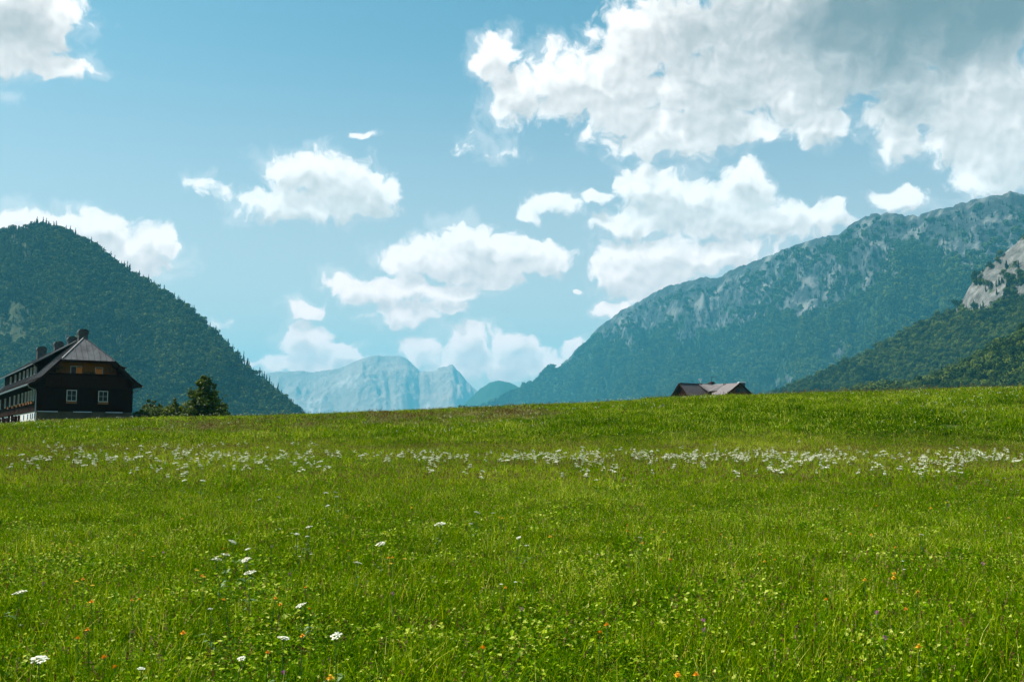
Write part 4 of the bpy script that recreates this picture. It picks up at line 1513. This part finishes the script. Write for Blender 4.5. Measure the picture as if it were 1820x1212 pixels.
leafy('deciduous_tree', 'tall rounded dark green tree standing right of the wooden house', 'tree', 361, 737, 108, [
    (0.1, 2.9, 0.75, 0.75), (-0.5, 2.1, 0.9, 0.8), (0.6, 2.2, 0.75, 0.8), (0.0, 1.6, 1.3, 0.9), (-1.1, 1.2, 0.8, 0.7), (1.1, 1.1, 0.8, 0.6), (-0.2, 0.7, 1.7, 0.7), (0.0, 3.45, 0.35, 0.35), (0.75, 2.9, 0.3, 0.35), (-1.0, 2.5, 0.25, 0.25)],
    11000, 0.16, M_leafA, 1.1)
leafy('shrub', 'low dark shrub reaching out at the right foot of the tall tree', 'shrub', 396, 737, 107, [
    (-0.1, 0.9, 0.6, 0.4), (0.2, 0.45, 0.55, 0.45), (-0.5, 0.4, 0.5, 0.4), (0.25, 1.35, 0.3, 0.22)], 2600, 0.14, M_leafA, 0.4)
leafy('conifer_shrub', 'dense pointed dark bush between the low hedge and the tall tree', 'bush', 309, 738, 108, [
    (0, 1.75, 0.3, 0.4), (0, 1.25, 0.55, 0.5), (-0.1, 0.8, 0.9, 0.65), (0.4, 0.6, 0.8, 0.6), (-0.6, 0.8, 0.5, 0.5), (0.9, 0.5, 0.6, 0.5)], 5600, 0.12, M_leafA, 0.6)
leafy('shrub', 'long low bright green hedge shrub beside the right wall of the wooden house', 'shrub', 266, 739, 109, [
    (-0.9, 0.6, 0.75, 0.55), (0, 0.75, 0.9, 0.6), (0.8, 0.75, 0.85, 0.6), (1.5, 0.6, 0.6, 0.5), (2.1, 0.5, 0.5, 0.4)], 7500, 0.12, M_leafB, 0.3)
leafy('young_tree', 'thin open-crowned young tree behind the low hedge by the wooden house', 'tree', 266, 738, 114, [
    (-0.3, 1.5, 0.6, 0.3), (0.5, 1.6, 0.5, 0.3), (0.1, 2.05, 0.35, 0.3), (0.9, 1.35, 0.4, 0.2), (-0.7, 1.15, 0.4, 0.2)], 1500, 0.13, M_leafA, 1.0)
leafy('shrub', 'small dark bush alone on the skyline of the bank before the blue hill', 'shrub', 820, 722, 98, [
    (-0.25, 0.3, 0.35, 0.22), (0.25, 0.32, 0.3, 0.25), (0.0, 0.5, 0.25, 0.15)], 420, 0.09, M_leafA, 0.2)
# marker posts at the end of the meadow
for (px, h, lb) in ((540, 0.75, 'thin dark marker post on the skyline, left one of the pair'), (549, 0.6, 'thin dark marker post on the skyline, right one of the pair')):
    q = P(px, 735, 96)
    b = MB(); b.tube([(0, 0, -0.3), (0.01, 0, h * 0.6), (0, 0, h)], [0.03, 0.028, 0.02], 6)
    o = b.build('marker_post', M_bark); o.location = (q[0], q[1], float(G(q[0], q[1])))
    tag(o, lb, 'post')

# ------------------------------------------------------------------ meadow flowers
M_umbel = varied('white_florets', (0.70, 0.67, 0.46), (0.84, 0.81, 0.66), 60, 0.7, 0.2)
M_stem, _nt, _b = mat('flower_stem', (0.07, 0.13, 0.02), 0.6, 0.3)
M_yel = varied('yellow_petals', (0.75, 0.36, 0.01), (0.80, 0.50, 0.02), 80, 0.6, 0.2)
M_ora = varied('orange_petals', (0.82, 0.30, 0.008), (0.86, 0.42, 0.01), 80, 0.6, 0.2)
M_pur = varied('purple_florets', (0.36, 0.07, 0.24), (0.50, 0.14, 0.34), 90, 0.7, 0.2)


def umbel_mb(b, R=0.05, n=16, mi_f=0, mi_s=1, z=0.0, detail=True):
    """flat-topped umbel: rays from the stalk, each ending in a tuft of florets"""
    spots = [(0, 0)]
    for k in range(n - 1):
        r = R * math.sqrt((k + 1) / n); a = k * 2.39996
        spots.append((r * math.cos(a), r * math.sin(a)))
    for (x, y) in spots:
        r = math.hypot(x, y)
        zz = z + R * 0.28 * (1 - (r / R) ** 2) + random.uniform(-0.04, 0.04) * R
        if detail:
            b.tube([(0, 0, z - R * 0.6), (x * 0.6, y * 0.6, z - R * 0.15), (x, y, zz)], R * 0.018, 3, mi_s, cap=False)
        for q in range(4 if detail else 2):
            cx, cyy = x + random.gauss(0, R * 0.09), y + random.gauss(0, R * 0.09)
            s_ = R * random.uniform(0.13, 0.2) * (1.0 if detail else 1.5)
            tx, ty = random.gauss(0, .3), random.gauss(0, .3)
            vs = []
            for w in range(5):
                a = 2 * PI * w / 5 + q
                ux, uy = s_ * math.cos(a), s_ * math.sin(a)
                vs.append((cx + ux, cyy + uy, zz + random.uniform(0, 0.1) * R + tx * ux + ty * uy))
            b.add(vs, [(0, 1, 2, 3, 4)], mi_f)


def disc_mb(b, R, z, mi, layers=3, n=12):
    """ray flower: rings of petals, the inner rings standing steeper"""
    for l in range(layers):
        for k in range(n):
            a = 2 * PI * k / n + l * 0.24
            r = R * (1 - 0.30 * l)
            ca, sa = math.cos(a), math.sin(a)
            w = R * 0.18
            zt = z + R * (0.10 + 0.30 * l)
            b.add([(ca * R * 0.12, sa * R * 0.12, z + 0.05 * R * l), (ca * r * 0.6 - sa * w, sa * r * 0.6 + ca * w, zt), (ca * r, sa * r, zt + 0.10 * R), (ca * r * 0.6 + sa * w, sa * r * 0.6 - ca * w, zt)], [(0, 1, 2, 3)], mi)
    b.add([(R * 0.3 * math.cos(k * PI / 3), R * 0.3 * math.sin(k * PI / 3), z + R * (0.05 + 0.3 * layers)) for k in range(6)], [tuple(range(6))], mi)


def clover_mb(b, R, z, mi):
    for k in range(34):
        d = Vector((random.gauss(0, 1), random.gauss(0, 1), random.gauss(0.3, 1))).normalized()
        c = Vector((0, 0, z)) + d * R * 0.75
        s_ = d.orthogonal().normalized(); u = d.cross(s_)
        b.add([c - d * R * 0.5 - s_ * R * 0.12, c + u * R * 0.14 + d * R * 0.2, c + d * R * 0.5, c - u * R * 0.14 + d * R * 0.2], [(0, 1, 2, 3)], mi)


def stalk_pts(h):
    lx, ly = random.gauss(0, 0.05) * h, random.gauss(0, 0.05) * h
    return [(0, 0, 0), (lx * 0.2, ly * 0.2, h * 0.4), (lx * 0.6, ly * 0.6, h * 0.75), (lx, ly, h)], lx, ly


def shift(b, k0, dx, dy):
    b.v[k0:] = [(x + dx, y + dy, z) for (x, y, z) in b.v[k0:]]


def flower_thing(name, loc, h, R, kind, label, cat, group=None, tilt=0.0):
    """a near flower: stem and head are parts"""
    e = empty(name, loc, random.uniform(0, 6.28))
    tag(e, label, cat, group)
    pts, lx, ly = stalk_pts(h)
    s = MB()
    s.tube(pts, [0.0042, 0.0036, 0.003, 0.0026], 5)
    if kind == 'umbel':
        for q in range(4):                                         # feathery stem leaves
            a = random.uniform(0, 6.28); z = h * random.uniform(0.25, 0.6)
            s.add([(0, 0, z), (0.05 * math.cos(a + .35), 0.05 * math.sin(a + .35), z + 0.03), (0.10 * math.cos(a), 0.10 * math.sin(a), z + 0.02), (0.05 * math.cos(a - .35), 0.05 * math.sin(a - .35), z + 0.03)], [(0, 1, 2, 3)])
    s.build('stem', M_stem, e, recalc=False)
    b = MB()
    if kind == 'umbel':
        umbel_mb(b, R, 18, z=0); mats = [M_umbel, M_stem]
    elif kind == 'clover':
        clover_mb(b, R, 0, 0); mats = [M_pur]
    else:
        disc_mb(b, R, 0, 0); mats = [M_ora if kind == 'orange' else M_yel]
    o = b.build('flower_head', mats, e, recalc=False)
    o.location = (lx, ly, h + (R * 0.45 if kind == 'umbel' else 0))
    o.rotation_euler = (random.gauss(tilt, 0.18), random.gauss(0, 0.18), 0)
    return e


# near white umbels, one by one where the photograph shows them (photo point of the head, head radius)
UMB = [
    (421, 968, .055, 'highest white umbel of the loose cluster left of the meadow centre'),
    (402, 992, .058, 'flat white umbel in the middle of the left cluster, upper of two close together'),
    (393, 1000, .055, 'flat white umbel at the left end of the left cluster, lower of two close together'),
    (437, 1000, .05, 'small flat white umbel at the right end of the left cluster'),
    (441, 979, .035, 'smallest white umbel on a visible stem at the right of the left cluster'),
    (445, 1024, .055, 'lowest white umbel of the left cluster'),
    (30, 1060, .06, 'tilted white umbel near the left edge of the meadow'),
    (77, 1181, .055, 'big creamy umbel in the bottom left corner of the meadow'),
    (539, 1083, .048, 'single white umbel right of the left cluster and below it'),
    (502, 1141, .04, 'white umbel low in the foreground, left one of two at the same height'),
    (598, 1137, .04, 'white umbel low in the foreground, right one of two at the same height'),
    (416, 1174, .026, None), (377, 1086, .02, None), (251, 1193, .022, None), (527, 951, .03, None), (549, 956, .028, None),
    (780, 937, .075, 'wide creamy umbel alone in front of the meadow centre'),
    (676, 972, .06, 'narrow creamy umbel lying left of the meadow centre'),
    (634, 1005, .05, 'pale flat umbel left of centre, below the narrow creamy one'),
    (848, 914, .05, None), (871, 914, .03, None), (918, 959, .03, None), (936, 972, .03, None), (1141, 958, .03, None),
    (838, 933, .03, None), (580, 878, .06, None), (600, 877, .06, None), (599, 885, .055, None), (581, 901, .05, None), (492, 886, .06, None), (460, 889, .05, None),
    (550, 940, .045, None), (357, 857, .09, None), (325, 856, .08, None), (1040, 850, .075, 'broad white umbel in front of the flower band, largest right of the meadow centre'), (1105, 852, .07, None), (1060, 855, .07, None),
    (1383, 842, .08, None), (1390, 841, .07, None), (1782, 851, .06, None), (1754, 855, .06, None), (1665, 847, .06, None), (1640, 952, .03, None),
]
for (px, py, R, lb) in UMB:
    h = random.uniform(0.32, 0.46)
    loc = pick_ground(px, py, h)
    if lb:
        flower_thing('white_umbel', loc, h, R * 0.88, 'umbel', lb, 'flower', tilt=0.15)
    else:
        flower_thing('white_umbel', loc, h, R * (0.62 if py < 905 else 0.9), 'umbel', 'white umbel scattered singly in the open grass before the flower band', 'flower', 'scattered white umbels', tilt=0.1)

YEL = [  # photo point, radius, orange?
    (150, 1031, .022, 1), (167, 1071, .024, 1), (161, 1121, .022, 1), (142, 1136, .024, 1), (186, 1171, .03, 1), (206, 1189, .024, 1), (240, 1068, .02, 1), (254, 1067, .02, 1), (318, 1126, .024, 1),
    (482, 1064, .018, 1), (492, 1076, .018, 1), (411, 1067, .018, 1), (543, 1045, .02, 1), (535, 1133, .02, 1), (473, 1162, .02, 1), (589, 1207, .03, 0), (392, 977, .022, 0), (426, 931, .022, 0), (321, 923, .022, 0), (361, 1026, .02, 1), (550, 1084, .018, 1),
    (617, 980, .022, 0), (688, 992, .018, 1), (701, 992, .018, 1), (888, 921, .025, 0), (978, 955, .024, 0), (1080, 1114, .028, 1), (1065, 1126, .022, 1), (864, 1158, .028, 1), (1118, 935, .025, 0), (1114, 944, .025, 0), (1131, 966, .025, 0), (1194, 996, .024, 1), (1205, 1200, .028, 0), (897, 1046, .02, 1),
    (1592, 1022, .032, 0), (1594, 1029, .03, 0), (1536, 1032, .024, 0), (1473, 1067, .026, 1), (1624, 1053, .024, 0), (1358, 999, .024, 0), (1350, 986, .022, 0), (1373, 996, .022, 0), (1511, 950, .026, 0), (1634, 1151, .028, 0), (1614, 1086, .022, 1), (1204, 1200, .02, 1), (1234, 1205, .024, 1),
    (1592, 974, .022, 1), (1547, 951, .024, 0), (1651, 904, .03, 0), (1280, 951, .02, 0), (655, 900, .03, 0), (733, 903, .03, 0), (890, 921, .02, 0), (1655, 845, .04, 0), (1560, 900, .03, 0), (1792, 921, .025, 0),
]
YL = {0: 'lowest-left orange hawkbit of a loose row by the left edge of the meadow',
      4: 'bright orange flower low in the bottom left of the meadow, biggest one there',
      15: 'yellow-orange flower cut close to the bottom edge left of the meadow centre',
      26: 'orange flower beside pale grass right of the meadow centre, upper of a close pair',
      28: 'orange flower alone low in the very centre of the foreground',
      33: 'yellow flower close to the bottom edge right of the meadow centre',
      35: 'bright yellow flower on the right of the meadow, upper of two touching each other',
      36: 'bright yellow flower on the right of the meadow, lower of two touching each other',
      38: 'single round orange flower left below the touching yellow pair',
      44: 'bright yellow flower low at the right of the foreground'}
del YL[0]
for i, (px, py, R, o_) in enumerate(YEL):
    h = random.uniform(0.26, 0.40)
    loc = pick_ground(px, py, h)
    if i in YL:
        flower_thing('hawkbit', loc, h, R * 0.92, 'orange' if o_ else 'yellow', YL[i], 'flower', tilt=0.1)
    else:
        flower_thing('hawkbit', loc, h, R * 0.92, 'orange' if o_ else 'yellow', 'small %s hawkbit scattered in the near grass' % ('orange' if o_ else 'yellow'), 'flower', 'scattered %s hawkbits' % ('orange' if o_ else 'yellow'), tilt=0.1)
for (px, py) in ((78, 1037), (482, 972), (517, 1021), (508, 1199), (927, 1081), (694, 1055), (1249, 1101), (1250, 1121), (1572, 1133), (1748, 1001), (1556, 1089), (292, 982)):
    h = random.uniform(0.22, 0.32)
    flower_thing('clover_flower', pick_ground(px, py, h), h, 0.016, 'clover', 'small purple clover head in the foreground grass', 'flower', 'purple clover heads')

# the flower band: umbels too small to show parts; the nearest are individuals, the rest one mass
band_me = []
for k in range(5):
    b = MB()
    for q in range(3):
        k0 = len(b.v)
        umbel_mb(b, random.uniform(0.05, 0.085), 12, 0, 1, 0.0, detail=False)
        dx, dy = random.gauss(0, 0.085), random.gauss(0, 0.05)
        dz = random.uniform(0.36, 0.48)
        b.v[k0:] = [(x + dx, y + dy, z + dz) for (x, y, z) in b.v[k0:]]
        b.tube([(dx * 0.3, dy * 0.3, 0), (dx, dy, dz)], 0.004, 3, 1, cap=False)
    band_me.append(b)


def band_points():
    out = []
    n = 0
    while n < 760:
        px = random.uniform(-60, 1880)
        if px < 560:
            py = random.gauss(812, 16) if random.random() < 0.75 else random.gauss(798, 6)
        else:
            py = random.gauss(813, 6.0) if random.random() < 0.7 else random.gauss(824, 12)
        dn = fbm(np.array(px / 55.0), np.array(py / 14.0), 3, 301)
        if dn < 0.47 and random.random() < 0.8: continue
        if 560 < px < 900 and random.random() < 0.25: continue
        if py < 786 or py > 862: continue
        out.append((px, py)); n += 1
    return out


bp_ = []
for (px, py) in band_points():
    x, y, z = pick_ground(px, py, 0.38)
    if y < 88: bp_.append((x, y, z))
bp_.sort(key=lambda q: q[1])
protos = [b.build('meadow_umbel', [M_umbel, M_stem], None, recalc=False) for b in band_me]
for i, (x, y, z) in enumerate(bp_[:255]):
    o = protos[i] if i < 5 else protos[i % 5].copy()
    if i >= 5: COL.objects.link(o)
    o.name = 'meadow_umbel'
    o.location = (x, y, z); o.rotation_euler = (0, 0, random.uniform(0, 6.28))
    s_ = random.choice((0.35, 0.45, 0.5, 0.6, 0.7, 0.9)); o.scale = (s_, s_, random.uniform(0.9, 1.15))
    tag(o, 'little white umbel on the near side of the white flower band across the meadow', 'flower', 'white umbels of the flower band')
rest = np.array(bp_[255:])
# white flecks of small flowers on the bank too
xb, yb = ring_points(54, 90, 0.5)
fl = fbm(xb / 5, yb / 7, 3, 411)
kp = fl > 0.5
bank = np.stack([xb[kp], yb[kp], G(xb[kp], yb[kp])], -1)
cop = [link_mesh('band_flower', b.v, b.f, [M_umbel, M_stem], None, b.m, link=False) for b in band_me]


def flower_mass(name, label, pts, smin, smax, zs=1.0, pr=cop):
    n = len(pts)
    s_ = RNG.uniform(smin, smax, n)
    o = scatter(name, pts, RNG.integers(0, len(pr), n), np.stack([0 * s_, 0 * s_, RNG.uniform(0, 6.28, n)], -1), np.stack([s_, s_, np.full(n, zs) * RNG.uniform(0.85, 1.15, n)], -1), [q.copy() for q in pr])
    return tag(o, label, 'flowers')


flower_mass('flower_band', 'band of countless white umbels along the foot of the grassy bank', rest, 0.3, 0.75)
flower_mass('bank_flowers', 'tiny pale flowers speckling the grassy bank', bank, 0.25, 0.55, 0.75)
# tiny yellow and pale dots through the middle of the meadow
dots = []
for (mm, R) in ((M_yel, 0.03), (M_yel, 0.024), (M_ora, 0.022), (M_umbel, 0.02), (M_umbel, 0.016)):
    b = MB()
    for q in range(2):
        k0 = len(b.v); disc_mb(b, R, 0.0, 0, 1, 9)
        dx, dy, dz = random.gauss(0, 0.1), random.gauss(0, 0.1), random.uniform(0.25, 0.36)
        b.v[k0:] = [(x + dx, y + dy, z + dz) for (x, y, z) in b.v[k0:]]
        b.tube([(dx, dy, 0), (dx, dy, dz)], 0.003, 3, 1, cap=False)
    dots.append(link_mesh('dot_flower', b.v, b.f, [mm, M_stem], None, b.m, link=False))
xd, yd = ring_points(9, 56, 0.55)
fl = fbm(xd / 4, yd / 6, 3, 511)
kp = fl > 0.5
flower_mass('small_flowers', 'tiny yellow and white flowers dotted through the middle grass', np.stack([xd[kp], yd[kp], G(xd[kp], yd[kp])], -1), 0.7, 1.2, 1.0, dots)

# ------------------------------------------------------------------ haze of the valley air
HZ_TOP = 1500.0
hb = MB()
hb.box((-16000, -8200, -35.0), (16000, 17500, HZ_TOP))
M_haze = bpy.data.materials.new('valley_air')
M_haze.use_nodes = True
hn = M_haze.node_tree
hn.nodes.clear()
ho = nd(hn, 'ShaderNodeOutputMaterial')
pv = nd(hn, 'ShaderNodeVolumePrincipled')
pv.inputs['Color'].default_value = (0.15, 0.73, 1.0, 1)
pv.inputs['Density'].default_value = 0.000082
pv.inputs['Anisotropy'].default_value = 0.0
lk(hn, pv.outputs[0], ho.inputs['Volume'])
hz_o = hb.build('haze', M_haze)
hz_o.display_type = 'WIRE'
tag(hz_o, 'blue summer haze filling the valley', 'haze', kind='stuff')
